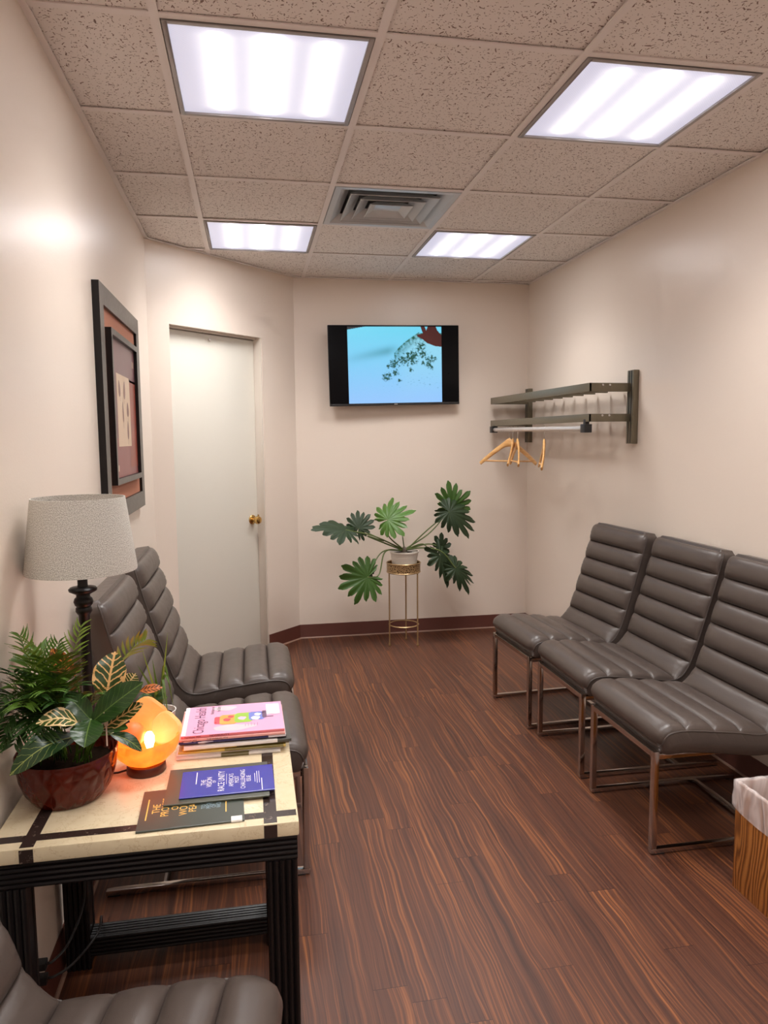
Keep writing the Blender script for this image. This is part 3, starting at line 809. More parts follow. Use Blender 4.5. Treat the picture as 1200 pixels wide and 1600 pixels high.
# ------------------------------------------------------------------ magazines and booklets
PAGES = plain('page_edges', srgb(226, 220, 210), .7)
def m_cover(name, c, rough=.28, band=None):
    n = NT(name); co = n.coord()
    col = c
    if band:
        x = n.sep(co)[0]
        nz = n.noise(n.vscale(co, (9., 2., 60.)), 1., 3., .6)
        k = n.math('MULTIPLY', n.math('GREATER_THAN', x, band[1]), n.math('LESS_THAN', x, band[2]))
        k = n.math('MULTIPLY', k, n.math('GREATER_THAN', nz, .40))
        col = n.mix(k, c, band[0])
    n.set(color=col, rough=rough, spec=.5); return n.m
def magazine(x, y, z, w, d, h, rot, mat, label, name='magazine', cat='magazine', grp='magazines in the stack on the table'):
    t = thing(name, label, cat, (x, y, z), (0, 0, rot), grp)
    mb = MB(); c = .0006; a, b = w/2, d/2
    prof = [(b, 0), (-b+.001, 0), (-b, .001), (-b, h-.001), (-b+.001, h), (b, h), (b, h-c), (-b+.002, h-c), (-b+.0012, h-.0018), (-b+.0012, .0018), (-b+.002, c), (b, c)]
    rows = [[Vector((s*a, p, q)) for p, q in prof] for s in (-1, 1)]
    mb.grid(rows, close=True); mb.f.append(list(range(12))); mb.mi.append(0); mb.f.append(list(range(23, 11, -1))); mb.mi.append(0)
    mb.build('cover', mat, t, angle=20)
    MB().box((-a+.001, -b+.0022, c+.0001), (a-.001, b-.0015, h-c-.0001)).build('pages', PAGES, t)
    return t
mags = [ # height, dx, dy, rot, w, material, label
    (.0060, -.012, -.012, .00, .262, m_cover('cover_grey', srgb(206, 196, 186), band=(srgb(96, 84, 40), -.02, .05)), 'magazine with pale grey spine, bottommost of the stack'),
    (.0050, -.010, .000, .01, .268, m_cover('cover_white_low', srgb(232, 226, 216)), 'magazine with plain white spine, second from the bottom of the stack'),
    (.0055, -.002, -.004, -.01, .272, m_cover('cover_olive', srgb(196, 164, 72), band=(srgb(120, 104, 40), -.02, .13)), 'magazine with olive-yellow spine, third from the bottom of the stack'),
    (.0060, .006, .002, .015, .270, m_cover('cover_yellow', srgb(224, 186, 70), band=(srgb(110, 92, 40), .0, .14)), 'magazine with yellow and dark spine, just under the thick white one'),
    (.0085, .010, -.006, .02, .272, m_cover('cover_cream', srgb(234, 226, 220), band=(srgb(72, 70, 66), .10, .2)), 'thick magazine with cream spine and dark right end, middle of the stack'),
    (.0050, .000, .004, .005, .270, m_cover('cover_dark', srgb(206, 196, 196), band=(srgb(46, 40, 48), -.14, .14)), 'thin magazine with dark speckled spine, fourth from the top of the stack'),
    (.0065, -.002, -.003, .01, .270, m_cover('cover_navy', srgb(214, 208, 214), band=(srgb(52, 46, 92), -.135, .09)), 'magazine with navy and white spine, third from the top of the stack'),
    (.0065, -.003, -.005, .005, .270, m_cover('cover_salmon', srgb(226, 160, 152)), 'magazine with salmon-pink lettered spine, second from the top of the stack'),
    (.0075, -.001, .000, .012, .262, m_cover('cover_pink', srgb(236, 166, 200)), 'pink health magazine with coloured jars on its cover, topmost of the stack')]
z = TZ+.0006; mt = []
for (h, dx, dy, r, w, mm, lab) in mags:
    t = magazine(-.064+dx, 1.951+dy, z, w, .200, h, r, mm, lab); mt.append((t, w, h)); z += h+.0003
INK = plain('dark_purple_ink', srgb(92, 46, 84), .4)
INKB = plain('black_ink', srgb(30, 22, 26), .4)
RT, UPV = (0, 1, 0), (-1, 0, 0)
t, w, h = mt[-1]
# masthead, headline and small print on the pink cover
text('masthead', [('Chicago Health', .0, .0, .040, .74, 'CENTER')], INK, t, (-.076, 0, h), RT, UPV, .0004)
text('cover_lines', [('Nutrition and', .094, 0, .013, .8, 'RIGHT'), ('the Body', .094, -.017, .014, .8, 'RIGHT')], INKB, t, (-.054, 0, h), RT, UPV, .0004)
cm = [plain('print_red_jar', srgb(214, 66, 84), .3), plain('print_orange_jar', srgb(236, 160, 66), .3), plain('print_green_jar', srgb(150, 192, 56), .3), plain('print_blue_jar', srgb(116, 128, 206), .3),
      plain('print_purple_jar', srgb(104, 72, 104), .3), plain('print_white_label', srgb(236, 232, 234), .4), plain('print_mist', srgb(214, 196, 204), .4), plain('print_pale_pink', srgb(244, 186, 212), .4)]
mb = MB()
def cq(x0, x1, y0, y1, mi, l=.0003, sk=0.): mb.quad([(x0, y0, h+l), (x1, y0, h+l), (x1-sk, y1, h+l), (x0+sk, y1, h+l)], mi)
def blob(cx, cy, rx, ry, mi, l=.0003, k=20, ph=0.):
    mb.quad([(cx+rx*cos(2*pi*i/k)*(1+.12*sin(3*2*pi*i/k+ph)), cy+ry*sin(2*pi*i/k)*(1+.12*sin(4*2*pi*i/k+ph)), h+l) for i in range(k)], mi)
cq(-.131, -.120, -.099, .099, 5, .0002)
blob(-.025, .075, .032, .018, 6, .00022); blob(.0, -.068, .055, .020, 6, .00024, ph=1.)
for k, (cx, cy, rx, ry) in enumerate(((-.040, -.012, .011, .026), (-.014, -.010, .023, .034), (.026, -.004, .024, .034), (.061, .002, .021, .030), (.082, .010, .006, .026))):
    mb.quad([(cx+rx*sx_*(1 if abs(sy_) < .9 else .86), cy+ry*sy_, h+.0004+.00003*k) for sx_, sy_ in ((-1,-.75),(-.8,-1),(.8,-1),(1,-.75),(1,.75),(.8,1),(-.8,1),(-1,.75))], k)
for (cx, cy, r, mi) in ((-.018, -.012, .010, 0), (-.008, .008, .008, 0), (.022, -.008, .011, 7), (.03, .012, .008, 2), (.058, -.014, .012, 5), (.064, .012, .009, 5)): blob(cx, cy, r, r*1.1, mi, .0006)
cq(.088, .124, .006, .082, 5, .0007); cq(.086, .106, -.012, -.006, 4, .0005)
for k in range(5): cq(.112-.003*k, .1128-.003*k, .018+.004*(k % 2), .070-.006*k, 6, .0008)
for k in range(5): cq(.030+.008*k, .0308+.008*k, -.066, -.066+.016+.003*(k % 3), 4, .0004)
mb.build('cover_art', cm, t)
mb = MB(); mb.box((-.1305, -.1006, .001), (.1305, -.1002, h-.001)); mb.build('spine_band', m_cover('cover_spine_pink', srgb(232, 128, 132)), t)
text('spine_text', [('Fall/Winter 2024', -.122, .0018, .0058, 1.0, 'LEFT'), ('NEWBEAUTY', -.06, .0018, .0066, 1.25, 'LEFT')], INKB, t, (0, -.1009, 0), (1, 0, 0), (0, 0, 1))
t, w, h = mt[-2]
text('spine_text', [('Fall/Winter 2024', -.126, .0015, .0054, 1.0, 'LEFT'), ('NEWBEAUTY', -.064, .0014, .0066, 1.35, 'LEFT')], INKB, t, (0, -.1003, 0), (1, 0, 0), (0, 0, 1))

GREENB = m_cover('booklet_dark_green', srgb(62, 68, 60), .32)
GREEN2 = m_cover('booklet_grey_green', srgb(72, 74, 60), .32)
BLUEB = m_cover('booklet_blue', srgb(48, 50, 158), .25)
GOLD = plain('gold_lettering', srgb(255, 196, 96), .4)
PALEB = plain('pale_blue_lettering', srgb(150, 176, 190), .4)
WHITEI = plain('white_lettering', srgb(236, 232, 240), .4)
bg = 'booklets lying on the table'
t = magazine(-.148, 1.5915, TZ+.0008, .222, .176, .0045, .035, GREENB, 'dark green peace booklet with gold lettering, lowest, nearest the table edge', 'booklet', 'booklet', bg)
Z = .0045
text('title_lettering', [('THE', .0, .069, .0235, .95, 'CENTER'), ('PROMISE', .004, .0495, .0245, .86, 'CENTER'), ('OF', .0, .030, .0215, .95, 'CENTER'), ('WORLD', .0, .0105, .0245, .9, 'CENTER'), ('PEACE', .0, -.0085, .0235, .9, 'CENTER')], GOLD, t, (0, 0, Z), RT, UPV, .0003)
text('subtitle_lettering', [('TO THE', .0, -.0285, .0140, .9, 'CENTER'), ('PEOPLES', .0, -.0395, .0140, .9, 'CENTER'), ('OF THE', .0, -.0505, .0140, .9, 'CENTER'), ('WORLD', .0, -.0615, .0145, .9, 'CENTER')], PALEB, t, (0, 0, Z), RT, UPV, .0003)
mb = MB(); mb.box((-.097, -.046, Z), (-.0945, .046, Z+.0003)); mb.build('gold_rule', GOLD, t); mb = MB(); mb.box((.071, -.046, Z), (.0735, .046, Z+.0003)); mb.build('gold_rule', GOLD, t)
mb = MB(); mb.box((.083, -.0886, .0008), (.106, -.070, .0051)); mb.build('spine_sticker', plain('white_sticker', srgb(232, 228, 222), .5), t)
t = magazine(-.096, 1.680, TZ+.0058, .232, .174, .0050, .012, GREEN2, 'grey-green plain booklet lying between the blue and the dark green one', 'booklet', 'booklet', bg)
t = magazine(-.074, 1.6765, TZ+.0112, .212, .130, .0035, .020, BLUEB, 'blue booklet with white lettering, topmost of the three booklets', 'booklet', 'booklet', bg)
Z = .0035
text('title_lettering', [('THE', 0, .050, .016, .95, 'CENTER'), ('VISION', 0, .0365, .017, .95, 'CENTER'), ('OF', 0, .027, .011, .9, 'CENTER'), ('RACE UNITY', 0, .0075, .0215, .84, 'CENTER'),
                         ("AMERICA'S", 0, -.013, .0155, .88, 'CENTER'), ('MOST', 0, -.0255, .0145, .9, 'CENTER'), ('CHALLENGING', 0, -.040, .0155, .92, 'CENTER'), ('ISSUE', 0, -.053, .0145, .9, 'CENTER')], WHITEI, t, (0, 0, Z), RT, UPV, .0003)
mb = MB(); mb.box((-.073, -.004, Z), (-.071, .056, Z+.0003)); mb.box((.077, -.062, Z), (.079, -.004, Z+.0003)); mb.box((-.0035, -.018, Z), (-.0027, .035, Z+.0003))
for k in range(3): mb.box((.062+.005*k, -.026+.006*(k == 0), Z), (.0632+.005*k, .034-.01*(k == 0), Z+.0003))
mb.build('white_rules', WHITEI, t)

# ------------------------------------------------------------------ leaves
def m_leaf(name, base, dark, vein, veinw, nlat=8, rough=.35, margin=0):
    n = NT(name); uv = n.new('ShaderNodeUVMap', uv_map='UVMap').outputs[0]; u, v, _ = n.sep(uv)
    av = n.math('ABSOLUTE', n.math('SUBTRACT', v, .5))
    mid = n.math('LESS_THAN', av, .012+veinw*.10)
    nz = n.noise(n.coord(), 60., 3.)
    lat = n.math('FRACT', n.math('ADD', n.math('MULTIPLY', n.math('SUBTRACT', u, n.math('MULTIPLY', av, .55)), nlat), n.math('MULTIPLY', n.math('SUBTRACT', nz, .5), .9)))
    la = n.math('LESS_THAN', n.math('ABSOLUTE', n.math('SUBTRACT', lat, .5)), n.math('MULTIPLY', veinw, n.math('MULTIPLY_ADD', nz, .6, .25)))
    k = n.math('MAXIMUM', mid, la)
    if margin: k = n.math('MAXIMUM', k, n.math('GREATER_THAN', n.math('ADD', av, n.math('MULTIPLY', n.math('SUBTRACT', nz, .5), .5)), .5-margin))
    col = n.mix(n.noise(n.coord(), 25., 3.), base, dark)
    n.set(color=n.mix(k, col, vein), rough=rough, spec=.5, sheen=.0)
    n.bump(k, .15, .001); return n.m
def leaf_mesh(mb, base, tip, nrm, width, arch=.12, fold=.25, shape=.42, n=14, mcols=6, mi=0, uvs=None, wave=.0, droop=0.):
    base, tip = Vector(base), Vector(tip); X = tip-base; L = X.length; X.normalize()
    nrm = Vector(nrm); Z = (nrm-X*nrm.dot(X)).normalized(); Y = Z.cross(X)
    rows = []; uv = []
    for i in range(n+1):
        s = i/n
        w = width*.5*max(.0, (s**.75*(1-s)**(.75*(1-shape)/shape)))/((shape**.75)*((1-shape)**(.75*(1-shape)/shape))) if 0 < s < 1 else 0.0006
        row = []
        for j in range(mcols+1):
            c = -1+2*j/mcols
            p = base+X*(s*L)+Y*(c*w)+Z*(arch*L*sin(pi*s)+fold*abs(c)*w+wave*w*sin(s*19+2*c)*abs(c)-droop*L*s*s)
            row.append(p); uv.append((s, .5+.5*c*min(1, w/(width*.5+1e-6))))
        rows.append(row)
    mb.grid(rows, mi=mi)
    if uvs is not None: uvs += uv
def build_leaf(name, mat, parent, org, *a, **k):
    mb = MB(); uv = []; leaf_mesh(mb, *a, uvs=uv, **k)
    mb.v = [v-org for v in mb.v]
    o = mb.build(name, mat, parent, angle=180)
    ul = o.data.uv_layers.new(name='UVMap')
    ul.data.foreach_set('uv', [q for l in o.data.loops for q in uv[l.vertex_index]])
    return o

# potted palm-and-croton on the table
def m_pot():
    n = NT('glazed_brown_pot'); c = n.coord(); x, y, z = n.sep(c)
    th = n.math('ARCTAN2', y, x)
    d1 = n.math('SINE', n.math('ADD', n.math('MULTIPLY', th, 17.), n.math('MULTIPLY', z, 95.)))
    d2 = n.math('SINE', n.math('SUBTRACT', n.math('MULTIPLY', th, 17.), n.math('MULTIPLY', z, 150.)))
    n.set(color=n.mix(n.noise(c, 30., 4.), srgb(70, 18, 8), srgb(100, 30, 14)), rough=.2, spec=.28)
    n.bump(n.math('MAXIMUM', d1, d2), .35, .004); return n.m
PO = Vector((-.432, 1.705, TZ))
pp = thing('potted_plant', 'brown glazed bowl planted with palm fronds and yellow-veined croton leaves', 'potted plant', PO)
MB().lathe([(0, 0), (.072, 0), (.077, .003), (.094, .028), (.104, .058), (.108, .085), (.1105, .108), (.1085, .111), (.106, .108), (.102, .085), (.09, .07), (0, .07)], 56).build('pot', m_pot(), pp, angle=60)
q = NT('dark_soil'); q.set(color=q.mix(q.noise(q.coord(), 90., 4.), (.006, .004, .003), (.022, .013, .008)), rough=1., spec=.0); SOIL = q.m
mb = MB(); rows = []
for i in range(9):
    r = .1035*i/8
    rows.append([Vector((r*cos(2*pi*k/24), r*sin(2*pi*k/24),   .078+.006*mnoise.noise(Vector((r*60*cos(2*pi*k/24), r*60*sin(2*pi*k/24), 0))))) for k in range(24)])
mb.grid(rows, close=True); mb.build('soil', SOIL, pp)
PALM = [plain('palm_green', srgb(74, 106, 26), .46), plain('palm_dark_green', srgb(42, 76, 20), .46), plain('palm_light_green', srgb(128, 156, 54), .42)]
def frond(base, tip, sag, nl, ll, mat, lw=.0055, start=.35, parent=pp, org=PO, side=None, name='frond'):
    base, tip = Vector(base), Vector(tip)
    mid = (base+tip)/2 + Vector((0, 0, sag)) ; ctrl = [base, base.lerp(mid, .55)+Vector((0, 0, sag*.25)), mid, mid.lerp(tip, .55)+Vector((0, 0, sag*.22)), tip]
    P = catmull(ctrl, 8); mb = MB()
    mb.tube([p-org for p in P], [.0018*(1-.75*i/(len(P)-1)) for i in range(len(P))], 5)
    for k in range(nl):
        s = start+(1-start)*(k+.5)/nl; idx = s*(len(P)-1); i = min(int(idx), len(P)-2)
        p = P[i].lerp(P[i+1], idx-i); t = (P[i+1]-P[i]).normalized()
        sd = side or t.cross(Vector((0, 0, 1))); sd = Vector(sd)
        sd = (sd-t*sd.dot(t)); sd = sd.normalized() if sd.length > .05 else Vector((1, 0, 0)); up = sd.cross(t)
        for sg in (-1, 1):
            f = ll*(.55+.45*sin(pi*min(1, .15+.9*(k+.5)/nl)))*random.uniform(.85, 1.1)
            d = (t*.75+sd*sg*.85+up*random.uniform(-.05, .25)).normalized()
            leaf_mesh(mb, p-org, p-org+d*f+Vector((0, 0, -.12*f)), up, lw*random.uniform(.9, 1.15), arch=.08, fold=.3, n=5, mcols=2, shape=.4)
    return mb.build(name, mat, parent, angle=180)
tips = [  # u, v, depth, material, sag
    (30, 992, 1.72, 0, .05), (44, 1004, 1.66, 2, .05), (60, 1012, 1.75, 0, .05), (92, 1004, 1.72, 0, .04), (128, 976, 1.80, 2, .02), (72, 1030, 1.64, 0, .05),
    (8, 1052, 1.62, 1, .06), (2, 1092, 1.60, 1, .06), (6, 1138, 1.60, 1, .07), (22, 1165, 1.60, 1, .07), (38, 1070, 1.57, 0, .06), (56, 1090, 1.56, 1, .06), (84, 1062, 1.58, 0, .06),
    (70, 1130, 1.58, 1, .06), (104, 1050, 1.66, 1, .05), (20, 1030, 1.78, 0, .05), (115, 1075, 1.60, 1, .06), (48, 1140, 1.57, 1, .07), (90, 1100, 1.55, 1, .06), (12, 1110, 1.72, 1, .05), (60, 1058, 1.72, 1, .05), (34, 1015, 1.62, 2, .05), (16, 1075, 1.66, 0, .05), (-6, 1110, 1.62, 1, .07), (4, 1160, 1.62, 1, .08), (100, 1025, 1.62, 0, .05), (78, 1082, 1.55, 0, .06), (36, 1105, 1.55, 0, .07), (66, 1150, 1.56, 1, .07)]
for k, (u, v, y, mi, sag) in enumerate(tips):
    b = PO+Vector((-.055+.06*random.random(), -.03+.06*random.random(), .088))
    tp = at(u, v, y); tp.x = max(tp.x, XL+.015)
    frond(b, tp, sag, 12, .070, PALM[mi], .0072 if v > 1040 else .006, start=.28)
frond(PO+Vector((.03, .05, .09)), at(228, 1000, 1.76), .055, 11, .066, PALM[2], .0085, start=.42, side=(.25, -.5, .85))
frond(PO+Vector((.04, .0, .09)), at(150, 1085, 1.60), .05, 9, .05, PALM[0], .006, start=.4)
CY = m_leaf('croton_yellow_vein', srgb(38, 62, 20), srgb(58, 74, 24), srgb(226, 176, 112), .22, 7, .35, .07)
CD = m_leaf('croton_dark_green', srgb(28, 58, 18), srgb(38, 72, 20), srgb(92, 120, 50), .035, 9, .3)
CP = m_leaf('croton_pale', srgb(54, 78, 26), srgb(70, 88, 34), srgb(236, 206, 150), .26, 6.5, .35, .12)
CO = m_leaf('croton_orange', srgb(96, 60, 22), srgb(120, 60, 26), srgb(222, 128, 66), .28, 6, .35, .12)
CV = m_leaf('croton_fine_vein', srgb(24, 52, 22), srgb(32, 62, 26), srgb(150, 160, 84), .05, 7)
TC = Vector((0, -1, .25))
crot = [  # base(u,v,y) tip(u,v,y) width normal material
    ((166, 1094, 1.66), (180, 1018, 1.70), .074, (-.1, -1, .2), CY, .05), ((144, 1128, 1.60), (224, 1066, 1.58), .062, (.1, -.8, .7), CD, .04),
    ((143, 1126, 1.60), (102, 1082, 1.62), .048, (.2, -.9, .4), CD, .05), ((142, 1124, 1.58), (132, 1168, 1.53), .066, (0, -.8, .6), CD, .08),
    ((124, 1131, 1.58), (56, 1131, 1.54), .046, (0, -.6, .8), CP, .22), ((160, 1140, 1.60), (224, 1099, 1.60), .040, (.2, -.7, .7), CY, .06),
    ((172, 1147, 1.60), (222, 1174, 1.60), .030, (.1, -.5, .8), CV, .15), ((122, 1150, 1.60), (15, 1212, 1.53), .056, (-.1, -.75, .65), CV, .24),
    ((118, 1056, 1.70), (80, 1014, 1.72), .040, (0, -1, .1), CO, .05), ((196, 1074, 1.70), (212, 1052, 1.70), .040, (0, -1, 0), CP, .03),
    ((168, 1142, 1.60), (200, 1138, 1.58), .028, (0, -.5, .8), CD, .1), ((218, 1080, 1.72), (254, 1074, 1.72), .022, (0, -.7, .6), CO, .05),
    ((120, 1110, 1.64), (100, 1140, 1.58), .040, (0, -.9, .4), CV, .1)]
for (b, tp, w, nn, mm, ar) in crot:
    bb, tt = at(*b), at(*tp); tt.x = max(tt.x, XL+.01)
    o = build_leaf('croton_leaf', mm, pp, PO, bb, tt, nn, w, arch=ar, fold=.22, shape=.5, wave=.06)
    mb = MB(); st = PO+Vector((.035+random.uniform(-.02, .02), -.015+random.uniform(-.02, .02), .088))
    mb.tube([p-PO for p in catmull([st, st.lerp(bb, .5)+Vector((0, 0, .02)), bb], 6)], .0022, 6); mb.build('leaf_stalk', PALM[0], o)
a_, b_ = at(176, 1118, 1.59), at(166, 1134, 1.59)
mb = MB(); dX = (a_-b_).normalized(); mb.box(b_-PO+Vector((-.004, -.0005, 0)), b_-PO+Vector((.004, .0005, .03))); mb.box(b_-PO+Vector((-.0015, -.0004, -.045)), b_-PO+Vector((.0015, .0004, 0)))
mb.build('plant_tag', plain('pale_tag', srgb(214, 180, 160), .6), pp)

# small potted grassy plant behind the salt lamp
SO = Vector((-.262, 2.00, TZ))
sp = thing('small_potted_plant', 'small white pot with thin grassy blades behind the orange salt lamp', 'potted plant', SO)
MB().lathe([(0, 0), (.030, 0), (.032, .003), (.040, .075), (.042, .078), (.0395, .078), (.037, .06), (0, .06)], 32).build('pot', plain('white_ceramic', srgb(224, 220, 214), .3), sp, angle=60)
MB().lathe([(.0375, .064), (.02, .067), (0, .068)], 20).build('soil', SOIL, sp)
def blade(pts, w, mat, name='blade'):
    P = catmull(pts, 8); rows = []
    for i, p in enumerate(P):
        s = i/(len(P)-1); t = (P[min(i+1, len(P)-1)]-P[max(i-1, 0)]).normalized(); sd = t.cross(Vector((.3, -1, .2))).normalized()
        ww = w*(1-s**3)*.5+.0002
        rows.append([p-sd*ww-SO, p+Vector((0, -.0006, 0))-SO, p+sd*ww-SO])
    mb = MB(); mb.grid(rows); return mb.build(name, mat, sp, angle=180)
b = SO+Vector((0, 0, .066))
for k, (u, v, y, hgt, mi) in enumerate(((262, 988, 1.97, .12, 2), (222, 1015, 1.97, .10, 2), (271, 1104, 1.97, .16, 0), (268, 1075, 1.96, .13, 0), (238, 1030, 2.0, .08, 0), (264, 1130, 1.92, .12, 0), (215, 1040, 1.99, .1, 0), (258, 1110, 1.93, .10, 0), (228, 1060, 1.95, .06, 0), (250, 1086, 1.95, .05, 0))):
    tp = at(u, v, y); md = b.lerp(tp, .5); md.z = max(md.z, b.z+hgt*.8) + .01
    blade([b, b.lerp(md, .5)+Vector((0, 0, hgt*.15)), md, tp], .006 if mi else .008, PALM[mi])
for (bu, tu, w, mm) in (((238, 1092), (212, 1096), .03, CD), ((242, 1092), (262, 1090), .03, CD), ((240, 1094), (228, 1084), .026, CV)):
    build_leaf('small_leaf', mm, sp, SO, at(bu[0], bu[1], 1.97), at(tu[0], tu[1], 1.95), (0, -.6, .8), w, arch=.15)

# ------------------------------------------------------------------ philodendron on its gilt stand
GILT = plain('antique_gold_metal', srgb(176, 146, 104), .38, .55)
ST = Vector((1.030, 4.930, 0))
stand = thing('plant_stand', 'tall thin gold metal plant stand with a filigree basket ring', 'plant stand', ST)
RR = .112
angs = [radians(a) for a in (195, -43, 70)]
for a in angs:
    mb = MB(); mb.tube([(RR*cos(a), RR*sin(a), .006), (RR*cos(a), RR*sin(a), .53)], .0052, 10); o = mb.build('leg', GILT, stand)
    q = MB(); q.lathe([(0, 0), (.007, .001), (.0095, .008), (.007, .015), (0, .017)], 12, (RR*cos(a), RR*sin(a), 0)); q.build('foot', GILT, o)
def hoop(mb, r, z, t, n=48):
    for i in range(1): mb.lathe([(r-t, z), (r, z-t), (r+t, z), (r, z+t), (r-t, z)], n)
mb = MB(); hoop(mb, .103, .142, .0045); mb.build('lower_ring', GILT, stand)
mb = MB(); hoop(mb, .116, .518, .005); hoop(mb, .118, .582, .005); mb.build('basket_hoops', GILT, stand)
n = NT('filigree_gold'); c = n.coord(); v = n.new('ShaderNodeTexVoronoi', feature='DISTANCE_TO_EDGE'); n.put(v.inputs['Vector'], c); v.inputs['Scale'].default_value = 75.
k = n.math('LESS_THAN', v.outputs['Distance'], .16)
n.set(color=n.mix(k, srgb(96, 72, 48), srgb(188, 156, 112)), metal=.5, rough=.4); n.bump(k, .8, .004)
mb = MB(); mb.lathe([(.114, .52), (.117, .522), (.118, .58), (.115, .58), (.113, .522), (.114, .52)], 64); mb.build('filigree_band', n.m, stand)
MB().lathe([(0, .522), (.113, .522), (.113, .526), (0, .526)], 40).build('basket_floor', GILT, stand)
pz = .527
PH = Vector((1.035, 4.925, pz))
ph = thing('potted_philodendron', 'philodendron with large split leaves in a ribbed white pot on the gold stand', 'potted plant', PH)
pr_ = [(0, 0), (.078, 0)]
for k in range(10):
    z_ = .006+k*.0118; r_ = .079+.017*(z_/.125); pr_ += [(r_, z_), (r_+.0022, z_+.004), (r_+.0022, z_+.008)]
pr_ += [(.099, .126), (.102, .128), (.102, .137), (.099, .139), (.095, .137), (.092, .115), (0, .115)]
MB().lathe(pr_, 48).build('pot', plain('ribbed_white_pot', srgb(226, 218, 206), .45), ph, angle=30)
MB().lathe([(.093, .120), (.04, .127), (0, .13)], 24).build('soil', SOIL, ph)
mb = MB(); mb.lathe([(.020, .11), (.021, .14), (.017, .155), (.009, .165), (0, .168)], 12); mb.build('stem', plain('grey_brown_stem', srgb(110, 96, 84), .7), ph)
PHG = [plain('philodendron_light', srgb(70, 108, 32), .42), plain('philodendron_dark', srgb(30, 50, 20), .58), plain('philodendron_mid', srgb(58, 92, 32), .42)]
STK = plain('petiole_green', srgb(96, 112, 58), .45)
def phil_leaf(org, tipdir, nrm, L, mat, asp=.8, droop=.35, lobes=15, seed=0, parent=None):
    rnd = random.Random(seed); org, X = Vector(org), Vector(tipdir).normalized(); nrm = Vector(nrm); Z = (nrm-X*nrm.dot(X)).normalized(); Y = Z.cross(X)
    NA, NR = lobes*10, 7
    am = [rnd.uniform(.82, 1.12) for _ in range(lobes+1)]
    rows = []
    for r in range(NR+1):
        row = []
        for k in range(NA+1):
            th = -pi*.93+2*pi*.93*k/NA
            ph_ = (th/(2*pi*.93)+.5)*lobes; li = min(int(ph_), lobes-1); fr = ph_-li
            lob = abs(sin(pi*fr))**.62*(.90+.13*abs(sin(3*pi*fr+.4*sin(li*2.3))))
            R = (.50+.5*cos(th*.5)**1.3)*am[li]
            R *= (.58+.42*lob) if abs(th) < 2.7 else (.40+.40*lob)
            rr = L*R*(r/NR)
            u = rr*cos(th); v = rr*sin(th)*asp
            curl = .10*sin(ph_*2*pi)*(r/NR)**2*L*.35
            z = -droop*L*(rr/L)**2*(.7+.5*abs(sin(th))) + .10*abs(v) + curl + .04*L*sin(5*th+seed)*(r/NR)**2
            row.append(org+X*u+Y*v+Z*z-PH)
        rows.append(row)
    mb = MB(); mb.grid(rows)
    return mb.build('split_leaf', mat, ph, angle=180)
def petiole(leaf, pts, r=.0055):
    P = catmull(pts, 10); MB().tube([p-PH for p in P], [r*(1-.35*i/(len(P)-1)) for i in range(len(P))], 8).build('petiole', STK, leaf)
crown = PH+Vector((0, 0, .15))
LF = [ # origin (u,v,y), tip direction (x,y,z), normal, L, mat, aspect, droop, stalk mids, seed
    ((540, 828, 4.80), (-1, -.25, .18), (.05, -.42, 1), .225, 1, .8, .22, [(585, 838, 4.86)], 1),
    ((560, 826, 4.86), (.35, .2, .9), (-.1, -1, .25), .135, 1, .9, .3, [(575, 838, 4.86), (600, 845, 4.9)], 2),
    ((606, 812, 4.82), (.8, -.25, .35), (-.1, -1, .7), .185, 0, .95, .25, [(606, 836, 4.86)], 3),
    ((702, 800, 4.85), (.75, -.15, -.45), (.25, -1, .35), .215, 1, .8, .35, [(668, 828, 4.9)], 4),
    ((706, 792, 4.95), (.15, -.2, 1), (-.2, -1, .1), .175, 2, .85, .2, [(672, 832, 4.93)], 5),
    ((574, 902, 4.78), (-.9, -.25, -.25), (.05, -1, .2), .205, 2, .98, .12, [(602, 862, 4.84), (592, 898, 4.8)], 6),
    ((578, 892, 4.84), (.05, -.1, -1), (.6, -1, .0), .09, 1, .7, .3, [(598, 862, 4.86)], 7),
    ((688, 868, 4.82), (.5, -.15, -.85), (.55, -1, .1), .215, 1, .62, .25, [(660, 850, 4.88), (672, 862, 4.85)], 8),
    ((712, 888, 4.80), (.75, -.15, -.75), (.35, -1, .35), .20, 1, .62, .3, [(660, 856, 4.84), (690, 862, 4.8)], 9),
    ((690, 856, 4.88), (-.05, -.1, 1), (-.4, -1, .1), .10, 1, .8, .2, [(668, 850, 4.9)], 10)]
for (o, td, nn, L, mi, asp, dr, mids, sd) in LF:
    og = at(*o)
    lf = phil_leaf(og, td, nn, L, PHG[mi], asp, dr, 15 if L > .12 else 9, sd)
    petiole(lf, [crown+Vector((random.uniform(-.012, .012), random.uniform(-.012, .012), -.01))]+[at(*q) for q in mids]+[og])
mb = MB(); mb.tube([p-PH for p in catmull([crown, at(629, 838, 4.9), at(628, 828, 4.9)], 5)], [.004]*5+[.003]*3+[.001]*3, 8); mb.build('new_shoot', STK, ph)

